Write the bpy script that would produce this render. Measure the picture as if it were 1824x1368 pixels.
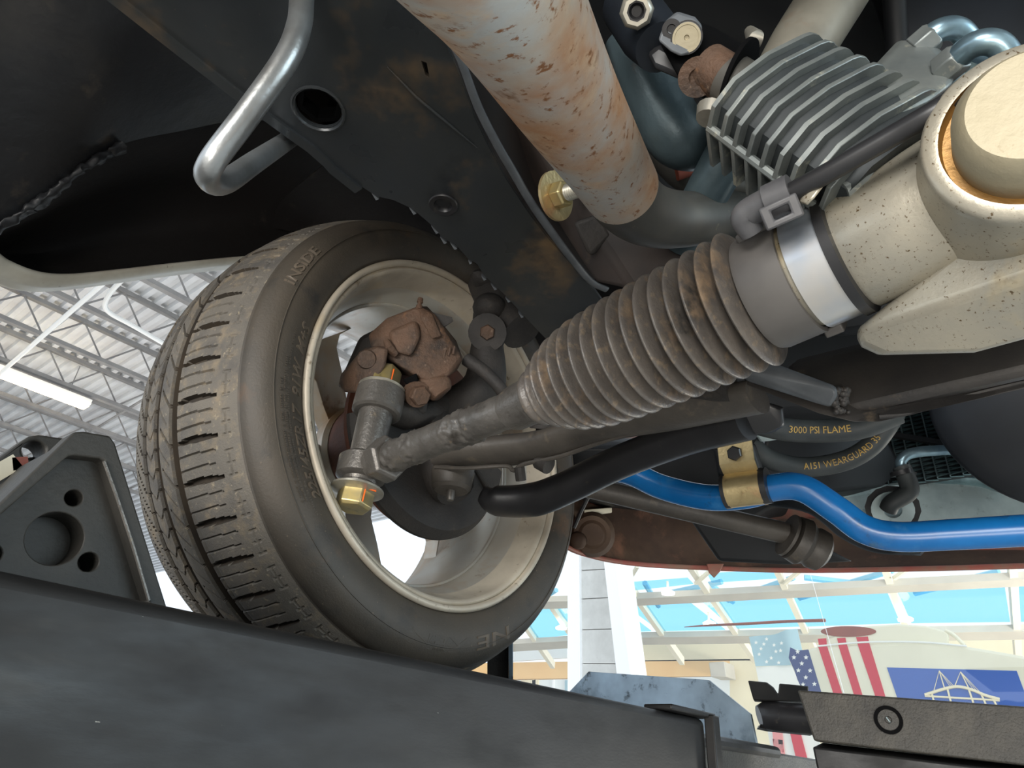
import bpy, bmesh, math, random
import numpy as np
from mathutils import Vector, Matrix
random.seed(7)
for o in list(bpy.data.objects):
    bpy.data.objects.remove(o)
SC = bpy.context.scene
COL = SC.collection
# ---------------------------------------------------------------- frame
# X forward along the car, Y towards the driver's-side wheel, Z up, metres.
CAMZ = 1.60
FPX = 1216.0
def _n(v): return v / np.linalg.norm(v)
EX = _n(np.array([1138., 766., 1216.]))
_w = _n(np.array([-1.41, .478, 1.0]))
EY = _n(_w - (_w @ EX) * EX)
EZ = np.cross(EX, EY)
CAM = Vector((0, 0, CAMZ))
# ---------------------------------------------------------------- camera
cd = bpy.data.cameras.new('camera'); cam = bpy.data.objects.new('camera', cd); COL.objects.link(cam)
cd.sensor_width = 36.0; cd.lens = 24.0; cd.clip_start = .01; cd.clip_end = 500
cam.matrix_world = Matrix(((EX[0], -EX[1], -EX[2], 0), (EY[0], -EY[1], -EY[2], 0), (EZ[0], -EZ[1], -EZ[2], CAMZ), (0, 0, 0, 1)))
SC.camera = cam
# ---------------------------------------------------------------- world, light, exposure
W = bpy.data.worlds.new('sky'); SC.world = W; W.use_nodes = True
bg = W.node_tree.nodes['Background']; bg.inputs[0].default_value = (.80, .90, 1.0, 1); bg.inputs[1].default_value = 1.15
def area(name, loc, target, sx, sy, power, color):
    l = bpy.data.lights.new(name, 'AREA'); l.shape = 'RECTANGLE'; l.size = sx; l.size_y = sy; l.energy = power; l.color = color
    o = bpy.data.objects.new(name, l); COL.objects.link(o); o.location = loc
    o.rotation_euler = (Vector(target) - Vector(loc)).to_track_quat('-Z', 'Y').to_euler()
    return o
area('bay_door_light', (-6, -1.5, 1.9), (0, .3, 1.8), 3.4, 2.6, 460, (1, .96, .90))
area('underside_key_light', (-1.5, -.9, .45), (.5, .3, 1.95), .7, .45, 17, (1, .93, .84))  # unseen area lamp added low behind the camera to shape the underside
area('deck_fill_light', (4.0, 12.0, .35), (3.5, 13.5, 8), 7.0, 3.0, 300, (1, .97, .93))  # unseen area lamp added near the floor to brighten the roof deck
area('side_bay_light', (2.5, -6, 2.6), (.5, 0, 1.9), 4, 2.5, 170, (.72, .90, 1))
area('canopy_fill_light', (6.2, -2.6, .5), (7.0, 1.0, 3.3), 2.0, .8, 230, (1, .95, .86))  # added out of view, aimed up to lighten the skylight's underside
SC.view_settings.view_transform = 'Standard'; SC.view_settings.look = 'None'
SC.view_settings.exposure = .25; SC.view_settings.gamma = 1; SC.view_settings.use_curve_mapping = False
# ---------------------------------------------------------------- rays: a photograph pixel plus a depth or a plane gives a place
def ray(px, py):
    c = np.array([(px - 912) / FPX, (py - 684) / FPX, 1.0])
    return Vector((float(c @ EX), float(c @ EY), float(c @ EZ)))
def A(px, py, d): return CAM + ray(px, py) * d
def AX(px, py, x): r = ray(px, py); return CAM + r * (x / r.x)
def AY(px, py, y): r = ray(px, py); return CAM + r * (y / r.y)
def AZ(px, py, z): r = ray(px, py); return CAM + r * (z / r.z)
def R(x, y, z): return Vector((x, y, CAMZ + z))      # camera-height relative
UP = Vector((0, 0, 1)); FW = Vector((1, 0, 0)); OUT = Vector((0, 1, 0))
# ---------------------------------------------------------------- materials
def lin(c):
    return tuple(((x / 255) / 12.92 if x / 255 <= .04045 else ((x / 255 + .055) / 1.055) ** 2.4) for x in c) + (1,)
MATS = {}
def mat(name, c1, c2=None, scale=30, rough=.5, metal=0, spots=(), bump=0, bscale=200, detail=4, emit=None, stretch=None, rvar=0, spec=None, alpha=None, trans=None):
    m = bpy.data.materials.new(name); m.use_nodes = True; nt = m.node_tree; N = nt.nodes; L = nt.links
    b = N['Principled BSDF']; b.inputs['Roughness'].default_value = rough; b.inputs['Metallic'].default_value = metal
    if spec is not None: b.inputs['Specular IOR Level'].default_value = spec
    tc = N.new('ShaderNodeTexCoord'); vec = tc.outputs['Object']
    if stretch:
        mp = N.new('ShaderNodeMapping'); mp.inputs['Scale'].default_value = stretch; L.new(vec, mp.inputs[0]); vec = mp.outputs[0]
    def noise(s, d=detail, r=.6):
        n = N.new('ShaderNodeTexNoise'); n.inputs['Scale'].default_value = s; n.inputs['Detail'].default_value = d; n.inputs['Roughness'].default_value = r
        L.new(vec, n.inputs['Vector']); return n
    def ramp(src, lo, hi):
        r = N.new('ShaderNodeMapRange'); r.inputs['From Min'].default_value = lo; r.inputs['From Max'].default_value = hi; L.new(src, r.inputs['Value']); return r.outputs[0]
    def mix(f, a, c):
        x = N.new('ShaderNodeMix'); x.data_type = 'RGBA'; L.new(f, x.inputs['Factor'])
        if isinstance(a, tuple): x.inputs['A'].default_value = a
        else: L.new(a, x.inputs['A'])
        x.inputs['B'].default_value = c; return x.outputs['Result']
    col = lin(c1)
    if c2:
        col = mix(ramp(noise(scale).outputs['Fac'], .36, .64), col, lin(c2))
    for (cc, s, lo, hi) in spots:
        col = mix(ramp(noise(s, 5, .65).outputs['Fac'], lo, hi), col, lin(cc))
    if isinstance(col, tuple): b.inputs['Base Color'].default_value = col
    else: L.new(col, b.inputs['Base Color'])
    if rvar:
        r = N.new('ShaderNodeMapRange'); r.inputs['To Min'].default_value = max(0, rough - rvar); r.inputs['To Max'].default_value = min(1, rough + rvar)
        r.inputs['From Min'].default_value = .35; r.inputs['From Max'].default_value = .65
        L.new(noise(scale * 1.7).outputs['Fac'], r.inputs['Value']); L.new(r.outputs[0], b.inputs['Roughness'])
    if bump:
        bm = N.new('ShaderNodeBump'); bm.inputs['Strength'].default_value = bump; bm.inputs['Distance'].default_value = .002
        L.new(noise(bscale, 3).outputs['Fac'], bm.inputs['Height']); L.new(bm.outputs[0], b.inputs['Normal'])
    if emit:
        b.inputs['Emission Color'].default_value = lin(emit[0]); b.inputs['Emission Strength'].default_value = emit[1]
    if trans is not None: b.inputs['Transmission Weight'].default_value = trans; b.inputs['IOR'].default_value = 1.45
    if alpha is not None: b.inputs['Alpha'].default_value = alpha
    MATS[name] = m; return m
M = MATS
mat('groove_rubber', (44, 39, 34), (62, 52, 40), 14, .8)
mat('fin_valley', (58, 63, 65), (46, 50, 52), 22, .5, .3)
mat('tread_rubber', (108, 102, 93), (86, 82, 77), 9, .72, spots=(((140, 124, 100), 38, .52, .78), ((150, 138, 116), 160, .60, .72), ((78, 75, 72), 18, .56, .76)), bump=.4, bscale=500)
mat('sidewall_rubber', (62, 58, 52), (78, 70, 60), 7, .58, spots=(((104, 78, 56), 11, .58, .78), ((50, 48, 46), 20, .56, .74), ((112, 100, 84), 260, .66, .72)), bump=.2, bscale=360)
mat('letter_rubber', (104, 93, 80), (84, 75, 65), 30, .6)
mat('rim_lip', (208, 198, 180), (176, 166, 150), 10, .45, .2, spots=(((196, 174, 132), 7, .55, .75), ((104, 82, 52), 60, .62, .75)))
mat('rim_barrel', (200, 200, 194), (186, 174, 156), 5, .34, .4, spots=(((186, 152, 116), 6, .50, .68), ((140, 112, 86), 26, .62, .76)), bump=.12, bscale=80)
mat('caliper_rust', (98, 74, 58), (70, 56, 46), 22, .72, .2, spots=(((142, 98, 62), 26, .58, .75), ((46, 40, 37), 16, .54, .68), ((120, 100, 84), 120, .62, .72)), bump=.8, bscale=200)
mat('rotor_rust', (116, 70, 52), (88, 60, 50), 20, .7, .2, bump=.3)
mat('black_grime', (40, 38, 37), (52, 48, 45), 24, .7, spots=(((78, 68, 58), 50, .62, .8),), bump=.4, bscale=220)
mat('arm_paint', (82, 77, 71), (66, 62, 58), 18, .48, .1, spots=(((108, 98, 84), 40, .6, .8), ((52, 49, 46), 22, .58, .74)), bump=.2)
mat('grey_paint', (112, 108, 103), (92, 89, 85), 22, .36, .45, spots=(((70, 66, 62), 50, .58, .74), ((132, 120, 104), 90, .64, .74)), bump=.3, bscale=260)
mat('rubber_boot', (98, 92, 86), (76, 72, 69), 26, .34, spots=(((138, 116, 92), 24, .54, .76), ((124, 110, 93), 120, .56, .70), ((58, 56, 54), 30, .58, .70)), bump=.25, bscale=300)
mat('cuff_rubber', (96, 93, 90), (80, 77, 75), 14, .5, .05)
mat('cast_aluminium', (184, 176, 158), (166, 162, 150), 14, .36, .5, spots=(((210, 188, 142), 9, .55, .75), ((100, 82, 58), 420, .61, .66), ((120, 98, 68), 22, .63, .78)), bump=.1, bscale=300)
mat('stained_aluminium', (170, 128, 68), (120, 92, 56), 16, .4, .4, spots=(((226, 196, 130), 24, .56, .7),), bump=.2)
mat('plug_metal', (164, 154, 128), (176, 167, 144), 10, .5, .2, spots=(((128, 104, 66), 60, .64, .74), ((186, 164, 118), 14, .55, .75)), bump=.15)
mat('band_metal', (236, 224, 206), (196, 204, 214), 10, .28, .8)
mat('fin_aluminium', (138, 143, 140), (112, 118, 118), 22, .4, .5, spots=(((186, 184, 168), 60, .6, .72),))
mat('line_steel', (150, 178, 190), (110, 134, 148), 24, .3, .75)
mat('black_plastic', (40, 40, 42), (32, 32, 34), 20, .36, spots=(((70, 66, 60), 60, .62, .78),))
mat('deep_black', (8, 8, 9), rough=.8, spec=.08)
mat('grey_plastic', (88, 88, 90), (72, 72, 75), 30, .45)
mat('exhaust_rust', (186, 188, 186), (194, 174, 152), 12, .48, .25, spots=(((184, 138, 102), 7, .47, .63), ((206, 178, 148), 30, .55, .72), ((138, 92, 56), 130, .58, .66), ((128, 90, 60), 40, .62, .74)), bump=.2, bscale=160)
mat('exhaust_grey', (74, 74, 71), (90, 86, 79), 14, .5, .3, spots=(((150, 138, 118), 60, .66, .76),))
mat('header_coat', (84, 100, 106), (66, 78, 82), 12, .38, .35, spots=(((128, 146, 150), 12, .58, .72), ((96, 84, 74), 30, .62, .75)), bump=.15)
mat('header_cream', (140, 136, 124), (112, 108, 98), 12, .5, .2, spots=(((120, 84, 64), 9, .56, .74),))
mat('rail_paint', (46, 50, 54), (52, 54, 54), 6, .36, .1, spots=(((118, 94, 64), 5.5, .57, .80), ((36, 39, 43), 12, .58, .74), ((86, 80, 70), 120, .68, .74)), rvar=.12, bump=.08, bscale=120)
mat('rail_side', (48, 38, 33), (34, 30, 29), 14, .7, spots=(((84, 70, 56), 30, .62, .8),))
mat('strip_steel', (112, 116, 120), (90, 94, 98), 20, .45, .3)
mat('bare_rod', (176, 180, 182), (140, 140, 138), 16, .32, .75, bump=.1)
mat('liner', (24, 20, 20), (30, 26, 25), 6, .85, spots=(((58, 52, 44), 20, .64, .8),), bump=.5, bscale=60)
mat('footwell', (36, 37, 40), (27, 28, 31), 5, .45, spots=(((74, 66, 57), 22, .60, .8), ((52, 50, 48), 7, .52, .75)), bump=.5, bscale=50)
mat('lip_paint', (224, 220, 206), (198, 192, 178), 14, .4, spots=(((140, 130, 110), 80, .66, .76),))
mat('member_paint', (66, 62, 58), (46, 44, 44), 10, .5, .2, spots=(((120, 106, 88), 30, .6, .8),), bump=.15)
mat('blue_bar', (22, 108, 176), (16, 90, 152), 14, .26, spots=(((36, 66, 96), 34, .60, .72), ((70, 126, 170), 9, .6, .75)))
mat('zinc_gold', (204, 184, 138), (178, 158, 116), 16, .34, .7, spots=(((120, 92, 58), 50, .60, .76), ((214, 160, 120), 12, .58, .75)), bump=.2)
mat('zinc_bolt', (196, 176, 116), (168, 156, 122), 40, .32, .75, spots=(((96, 82, 52), 60, .60, .74),))
mat('zinc_silver', (190, 186, 172), (160, 156, 146), 40, .35, .65)
mat('paint_mark', (255, 112, 30), rough=.5)
mat('valance_dirt', (98, 78, 62), (74, 56, 46), 10, .75, spots=(((134, 96, 76), 14, .56, .75),), bump=.4, bscale=70)
mat('valance_red', (170, 92, 82), (150, 116, 98), 26, .5)
mat('core_silver', (190, 206, 206), (166, 182, 184), 20, .35, .4, spots=(((140, 150, 150), 60, .62, .74),))
mat('rad_fin', (120, 148, 152), (88, 110, 116), 40, .4, .4)
mat('rad_tube', (132, 152, 156), rough=.35, metal=.6)
mat('rad_core', (26, 28, 30), (40, 46, 48), 90, .6)
mat('hose_rubber', (66, 70, 70), (52, 56, 57), 20, .55)
mat('hose_print', (206, 168, 84), (170, 140, 80), 60, .6)
mat('engine_dark', (18, 20, 23), (26, 28, 31), 8, .6)
mat('engine_blue', (30, 36, 44), (22, 26, 32), 8, .5)
mat('lift_black', (24, 24, 25), (33, 32, 31), 9, .5, 0, spots=(((56, 53, 49), 9, .60, .84), ((18, 18, 18), 4, .52, .72), ((150, 148, 142), 90, .755, .765)), stretch=(.6, 1, 2), rvar=.1, bump=.06, spec=.35)
mat('lift_grey', (66, 63, 57), (54, 52, 48), 30, .55, .1, spots=(((80, 76, 68), 9, .55, .75),), bump=.7, bscale=260)
mat('chock_rubber', (52, 50, 46), (42, 41, 38), 18, .58, spots=(((84, 78, 68), 120, .68, .76),), bump=.25, bscale=160)
mat('plate_steel', (152, 170, 184), (118, 132, 142), 8, .35, .45, spots=(((66, 74, 80), 30, .57, .66), ((90, 104, 114), 9, .55, .7)))
mat('deck_metal', (222, 224, 226), (206, 206, 208), 1, .5, .1)
mat('joist_steel', (150, 148, 146), (128, 126, 126), 2, .6, .1)
mat('conduit_white', (236, 236, 234), rough=.4)
mat('tube_glow', (255, 240, 210), emit=((255, 226, 170), 9))
mat('lamp_glow', (255, 255, 250), emit=((255, 246, 230), 7))
mat('white_frame', (246, 248, 250), rough=.5)
mat('block', (206, 208, 206), (190, 192, 190), 6, .8, spots=(((150, 150, 150), 50, .68, .75),))
mat('beige_steel', (244, 236, 216), rough=.55)
mat('grey_beam', (206, 200, 188), (194, 188, 178), 3, .6)
mat('blue_film', (150, 210, 236), (170, 220, 240), 2.5, .4)
mat('cream_wall', (240, 228, 198), (232, 220, 190), 2, .7)
mat('orange_wall', (246, 206, 150), (240, 196, 140), 2, .7)
mat('cream_body', (236, 230, 208), (226, 220, 198), 2, .4)
mat('flag_red', (206, 40, 62), rough=.5)
mat('flag_navy', (52, 66, 122), rough=.5)
mat('flag_white', (240, 240, 236), rough=.5)
mat('panel_blue', (56, 96, 178), rough=.45)
mat('ghost_blue', (166, 196, 208), rough=.6)
mat('ghost_white', (236, 240, 240), rough=.6)
mat('ghost_red', (232, 150, 150), rough=.6)
mat('oval_brown', (150, 78, 60), (130, 70, 58), 3, .5)
mat('concrete', (176, 172, 166), (160, 156, 150), 1.2, .55)
mat('wall_paint', (226, 226, 220), rough=.8)
def glassmat(name, tint, f=.92):
    m = bpy.data.materials.new(name); m.use_nodes = True; nt = m.node_tree; nt.nodes.clear()
    o = nt.nodes.new('ShaderNodeOutputMaterial'); t = nt.nodes.new('ShaderNodeBsdfTransparent'); t.inputs[0].default_value = tint
    g = nt.nodes.new('ShaderNodeBsdfGlossy'); g.inputs['Roughness'].default_value = .02
    x = nt.nodes.new('ShaderNodeMixShader'); x.inputs[0].default_value = 1 - f
    nt.links.new(t.outputs[0], x.inputs[1]); nt.links.new(g.outputs[0], x.inputs[2]); nt.links.new(x.outputs[0], o.inputs[0]); MATS[name] = m
glassmat('pane_glass', (.98, .985, .975, 1), .95); glassmat('blue_glass', (.58, .88, 1.0, 1), .95)
# ---------------------------------------------------------------- mesh builder
def cat_rom(pts, n=8):
    P = [Vector(p) for p in pts]
    if len(P) < 3: return P
    P = [P[0] * 2 - P[1]] + P + [P[-1] * 2 - P[-2]]
    out = []
    for i in range(1, len(P) - 2):
        for k in range(n):
            t = k / n; a, b, c, d = P[i - 1], P[i], P[i + 1], P[i + 2]
            out.append(.5 * ((2 * b) + (c - a) * t + (2 * a - 5 * b + 4 * c - d) * t * t + (3 * b - a - 3 * c + d) * t ** 3))
    out.append(P[-2]); return out
def lerp_list(vals, m):
    o = []
    for i in range(m):
        t = i / (m - 1) * (len(vals) - 1); k = min(int(t), len(vals) - 2); o.append(vals[k] + (vals[k + 1] - vals[k]) * (t - k))
    return o
def basis(ax, ref=None):
    w = Vector(ax).normalized(); ref = Vector(ref) if ref is not None else (UP if abs(w.z) < .9 else FW)
    u = (ref - w * ref.dot(w)).normalized(); return u, w.cross(u), w
class MB:
    def __init__(s): s.v = []; s.f = []
    def add(s, V, F):
        b = len(s.v); s.v += [Vector(x) for x in V]; s.f += [tuple(b + i for i in q) for q in F]; return s
    def hexa(s, c8):   # 4 bottom (ccw), 4 top
        return s.add(c8, [(3, 2, 1, 0), (4, 5, 6, 7), (0, 1, 5, 4), (1, 2, 6, 5), (2, 3, 7, 6), (3, 0, 4, 7)])
    def box(s, c, u, v, w, a, b, d):
        c = Vector(c); u = Vector(u) * a / 2; v = Vector(v) * b / 2; w = Vector(w) * d / 2
        return s.hexa([c - u - v - w, c + u - v - w, c + u + v - w, c - u + v - w, c - u - v + w, c + u - v + w, c + u + v + w, c - u + v + w])
    def abox(s, x0, x1, y0, y1, z0, z1):
        return s.hexa([R(x0, y0, z0), R(x1, y0, z0), R(x1, y1, z0), R(x0, y1, z0), R(x0, y0, z1), R(x1, y0, z1), R(x1, y1, z1), R(x0, y1, z1)])
    def bar(s, a, b, w, h, ref=UP):
        a = Vector(a); b = Vector(b); u, v, d = basis(b - a, ref); return s.box((a + b) / 2, d, u, v, (b - a).length, h, w)
    def tube(s, path, rad, seg=16, caps=True, flat=1.0, ref=None):
        P = [Vector(p) for p in path]; n = len(P)
        if not isinstance(rad, (list, tuple)): rad = [rad] * n
        if len(rad) != n: rad = lerp_list(rad, n)
        T = [(P[min(i + 1, n - 1)] - P[max(i - 1, 0)]).normalized() for i in range(n)]
        u, v, _ = basis(T[0], ref); V = []; F = []
        for i in range(n):
            u = (u - T[i] * u.dot(T[i])).normalized(); v = T[i].cross(u)
            for k in range(seg):
                a = 2 * math.pi * k / seg; V.append(P[i] + (u * math.cos(a) * flat + v * math.sin(a)) * rad[i])
        for i in range(n - 1):
            for k in range(seg):
                k2 = (k + 1) % seg; F.append((i * seg + k, i * seg + k2, (i + 1) * seg + k2, (i + 1) * seg + k))
        if caps: F.append(tuple(range(seg - 1, -1, -1))); F.append(tuple((n - 1) * seg + k for k in range(seg)))
        return s.add(V, F)
    def lathe(s, prof, org, ax, seg=48, ref=None, a0=0, a1=None, close=False):
        u, v, w = basis(ax, ref); org = Vector(org); full = a1 is None
        m = seg if full else seg + 1; V = []; F = []
        for k in range(m):
            a = a0 + (2 * math.pi * k / seg if full else (a1 - a0) * k / seg); d = u * math.cos(a) + v * math.sin(a)
            for (x, r) in prof: V.append(org + w * x + d * r)
        n = len(prof); nn = n if close else n - 1
        for k in range(seg):
            k2 = (k + 1) % m
            for i in range(nn): j = (i + 1) % n; F.append((k * n + i, k2 * n + i, k2 * n + j, k * n + j))
        return s.add(V, F)
    def cyl(s, a, b, r, seg=24, r2=None):
        return s.tube([a, b], [r, r if r2 is None else r2], seg)
    def hexbolt(s, c, ax, r, h, ref=None):
        u, v, w = basis(ax, ref); c = Vector(c); V = []
        for (z, q) in ((0, 1), (h * .82, 1), (h, .86)):
            for k in range(6): a = math.pi / 3 * k; V.append(c + w * z + (u * math.cos(a) + v * math.sin(a)) * r * q)
        F = [(5, 4, 3, 2, 1, 0), tuple(range(12, 18))]
        for i in range(2):
            for k in range(6): k2 = (k + 1) % 6; F.append((i * 6 + k, i * 6 + k2, i * 6 + 6 + k2, i * 6 + 6 + k))
        return s.add(V, F)
    def prism(s, poly, off):
        P = [Vector(p) for p in poly]; n = len(P); off = Vector(off)
        return s.add(P + [p + off for p in P], [tuple(range(n - 1, -1, -1)), tuple(range(n, 2 * n))] + [(i, (i + 1) % n, n + (i + 1) % n, n + i) for i in range(n)])
    def hull(s, pts):
        bm = bmesh.new(); [bm.verts.new(p) for p in pts]; bmesh.ops.convex_hull(bm, input=bm.verts)
        for q in [q for q in bm.verts if not q.link_faces]: bm.verts.remove(q)
        bmesh.ops.dissolve_limit(bm, angle_limit=.06, verts=bm.verts, edges=bm.edges)
        bm.verts.index_update(); s.add([q.co.copy() for q in bm.verts], [[q.index for q in f.verts] for f in bm.faces]); bm.free(); return s
    def ball(s, c, r, su=16, sv=10, scl=(1, 1, 1)):
        c = Vector(c); V = [c + Vector((0, 0, -r * scl[2]))]; F = []
        for i in range(1, sv):
            t = math.pi * i / sv - math.pi / 2
            for k in range(su): a = 2 * math.pi * k / su; V.append(c + Vector((r * scl[0] * math.cos(t) * math.cos(a), r * scl[1] * math.cos(t) * math.sin(a), r * scl[2] * math.sin(t))))
        V.append(c + Vector((0, 0, r * scl[2])))
        for k in range(su):
            F.append((0, 1 + (k + 1) % su, 1 + k)); F.append((len(V) - 1, 1 + (sv - 2) * su + k, 1 + (sv - 2) * su + (k + 1) % su))
        for i in range(sv - 2):
            for k in range(su): k2 = (k + 1) % su; b = 1 + i * su; F.append((b + k, b + k2, b + su + k2, b + su + k))
        return s.add(V, F)
    def grid(s, rows, thick=None, sub=6):
        # smooth surface through rows of control points, with thickness along 'thick'
        rows = [cat_rom(r, sub) for r in rows]; m = len(rows[0])
        cols = [cat_rom([r[j] for r in rows], sub) for j in range(m)]; n = len(cols[0])
        V = [cols[j][i] for i in range(n) for j in range(m)]
        F = [(i * m + j, i * m + j + 1, (i + 1) * m + j + 1, (i + 1) * m + j) for i in range(n - 1) for j in range(m - 1)]
        if thick is None: return s.add(V, F)
        t = Vector(thick); k = len(V); V2 = V + [q + t for q in V]; F2 = F + [tuple(k + i for i in reversed(q)) for q in F]
        bd = [(0 * m + j) for j in range(m)] + [i * m + m - 1 for i in range(1, n)] + [(n - 1) * m + j for j in range(m - 2, -1, -1)] + [i * m for i in range(n - 2, 0, -1)]
        F2 += [(bd[(i + 1) % len(bd)], bd[i], bd[i] + k, bd[(i + 1) % len(bd)] + k) for i in range(len(bd))]
        return s.add(V2, F2)
    def plate(s, outer, holes, org, u, v, th):
        # flat plate with real holes; outer and holes are 2-D loops in (u, v), thickness th along u x v
        org = Vector(org); u = Vector(u); v = Vector(v); w = u.cross(v).normalized()
        bm = bmesh.new(); loops = []
        for lp in [outer] + holes:
            vs = [bm.verts.new(org + u * p[0] + v * p[1]) for p in lp]; loops.append(vs)
            for i in range(len(vs)): bm.edges.new((vs[i], vs[(i + 1) % len(vs)]))
        bmesh.ops.triangle_fill(bm, edges=bm.edges[:], use_beauty=True)
        bm.verts.index_update(); V = [q.co.copy() for q in bm.verts]; T = []
        for f in bm.faces:
            ids = [q.index for q in f.verts]
            if f.normal.dot(w) < 0: ids.reverse()
            T.append(ids)
        k = len(V); F = [tuple(reversed(q)) for q in T] + [tuple(k + i for i in q) for q in T]
        for li, vs in enumerate(loops):
            ids = [q.index for q in vs]
            ar = sum(p[0] * q[1] - q[0] * p[1] for p, q in zip(([outer] + holes)[li], ([outer] + holes)[li][1:] + ([outer] + holes)[li][:1]))
            if (ar > 0) != (li == 0): ids.reverse()
            F += [(ids[i], ids[(i + 1) % len(ids)], ids[(i + 1) % len(ids)] + k, ids[i] + k) for i in range(len(ids))]
        bm.free(); return s.add(V + [q + w * th for q in V], F)
    def build(s, name, m, parent=None, smooth=35, bevel=0, bseg=2, fix=True):
        off = None
        if parent is not None:
            q = parent
            while q.parent is not None: q = q.parent
            off = q.location.copy()
        if off is None:
            xs = [q.x for q in s.v]; ys = [q.y for q in s.v]; off = Vector(((min(xs) + max(xs)) / 2, (min(ys) + max(ys)) / 2, min(q.z for q in s.v)))
        me = bpy.data.meshes.new(name); me.from_pydata([q - off for q in s.v], [], s.f)
        if fix:
            bm = bmesh.new(); bm.from_mesh(me); bmesh.ops.recalc_face_normals(bm, faces=bm.faces); bm.to_mesh(me); bm.free()
        me.materials.append(MATS[m]); o = bpy.data.objects.new(name, me); COL.objects.link(o)
        if parent is not None: o.parent = parent
        else: o.location = off
        if smooth:
            me.polygons.foreach_set('use_smooth', [True] * len(me.polygons)); me.set_sharp_from_angle(angle=math.radians(smooth))
        if bevel:
            b = o.modifiers.new('bevel', 'BEVEL'); b.width = bevel; b.segments = bseg; b.limit_method = 'ANGLE'; b.angle_limit = math.radians(30); b.harden_normals = False
        return o
def tag(o, label, cat, group=None):
    o['label'] = label; o['category'] = cat
    if group: o['group'] = group
    return o
def thing(name, label, cat, loc, group=None):
    o = bpy.data.objects.new(name, None); COL.objects.link(o); o.location = loc; o.empty_display_size = .02
    return tag(o, label, cat, group)
def struct(mb, name, m, **k):
    o = mb.build(name, m, **k); o['kind'] = 'structure'; return o
def circle2(cx, cy, r, n=24, sy=1): return [(cx + r * math.cos(2 * math.pi * i / n), cy + r * sy * math.sin(2 * math.pi * i / n)) for i in range(n)]
def textmesh(body, size=1.0, shear=0, depth=.0, bold=0):
    c = bpy.data.curves.new('t', 'FONT'); c.body = body; c.size = size; c.shear = shear; c.align_x = 'LEFT'; c.offset = bold; c.resolution_u = 2
    o = bpy.data.objects.new('t', c); COL.objects.link(o); dg = bpy.context.evaluated_depsgraph_get(); dg.update()
    me = o.evaluated_get(dg).to_mesh(); V = [q.co.copy() for q in me.vertices]; F = [tuple(p.vertices) for p in me.polygons]
    o.evaluated_get(dg).to_mesh_clear(); bpy.data.objects.remove(o); bpy.data.curves.remove(c); return V, F
# ================================================================ WHEEL AND TIRE
_c = np.array([-.08035, .05787, .90667])
WC = R(float(_c @ EX), float(_c @ EY), float(_c @ EZ))       # centre of the wheel at its inner flange
def wp(a, r, deg):                                            # wheel coordinates: depth outward, radius, degrees from the rear over the top
    t = math.radians(deg); return WC + OUT * a + (-FW * math.cos(t) + UP * math.sin(t)) * r
def plathe(mb, prof, seg=96, d0=0, d1=None, close=False):
    full = d1 is None; m = seg if full else seg + 1; V = []; n = len(prof); F = []
    for k in range(m):
        d = (360 * k / seg) if full else d0 + (d1 - d0) * k / seg
        V += [wp(a, r, d) for (a, r) in prof]
    for k in range(seg):
        k2 = (k + 1) % m
        for i in range(n if close else n - 1): j = (i + 1) % n; F.append((k * n + i, k2 * n + i, k2 * n + j, k * n + j))
    return mb.add(V, F)
TW = .247                                                     # outer flange depth
SIDE = [(.010, .226), (.002, .231), (-.003, .2365), (-.009, .2480), (-.012, .262), (-.010, .276), (-.004, .286), (.006, .2935), (.0135, .2970), (.0150, .2966), (.0165, .2980)]
wheel = thing('wheel', 'front wheel with dusty black tire standing on the black lift runway', 'wheel', WC - UP * .32)
m = MB(); plathe(m, SIDE, 192); plathe(m, [(TW - a, r) for (a, r) in reversed(SIDE)], 192); tire = m.build('tire', 'sidewall_rubber', wheel, smooth=50); tire['label'] = 'dusty black tire with worn tread'
# tread: a fine grid whose grooves and sipes are cut into it
def crown(a):
    x = min(a, TW - a); pts = [(.0165, .298), (.028, .3035), (.042, .3090), (.060, .3140), (.080, .3175), (.1235, .3205)]
    for (p, q) in zip(pts, pts[1:]):
        if x <= q[0]: t = (x - p[0]) / (q[0] - p[0]); return p[1] + (q[1] - p[1]) * t
    return .3205
NP, SP = 46, 30
GR = [(.104, .0050), (.1385, .0045), (.170, .0045)]
def tdepth(a, k):
    """groove depth at depth-position a, angular step k"""
    for (g, w) in GR:
        if abs(a - g) < w: return .0080
        if abs(a - g) < w + .0012: return .003
    f = (k % SP) / SP; j = k // SP
    def near(x, w):
        d = abs((f - x + .5) % 1 - .5); return d * 2 * math.pi * .318 / NP < w
    if a < .104:
        if .0235 < a < .0345:                                  # small hash decoration at the shoulder
            q = k % 30
            if q in (3, 4, 12, 13, 21, 22) and (.0245 < a < .0335): return .0014
            if .0285 < a < .030 and q in range(4, 21): return .0014
            return 0
        if a < .040: return 0
        sw = .16 * ((a - .04) / .06) - .10 * ((a - .04) / .06) ** 2
        if near(.15 + sw, .0010 + .0022 * math.sin(max(0, min(1, (a - .04) / .06)) * math.pi)): return .0065
        if a > .046 and near(.48 + sw, .0008): return .0028
        if a > .044 and near(.80 + sw, .0008): return .0028
        if abs(a - .0905) < .0008: return .0010
        return 0
    if a < .1385:
        t = (a - .109) / .025; s = .75 * t
        if t < .75 and near(.2 + s, .0013): return .005
        if t > .25 and near(.6 + s, .0008): return .0025
        return 0
    if a < .170:
        t = abs((a - .143) / .022 - .5)
        if near(.1 + t * .55, .0009) or near(.6 + t * .55, .0009): return .004
        return 0
    t = (a - .175) / .03
    if a < .222 and (near(.3 + .8 * t, .0012) or near(.8 + .8 * t, .0008)): return .005
    return 0
AS = []
x = .0165
while x < TW - .0165:
    AS.append(x)
    x += .0011 if x < .036 else (.0022 if x < .098 else (.0011 if x < .178 else .004))
AS.append(TW - .0165)
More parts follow.
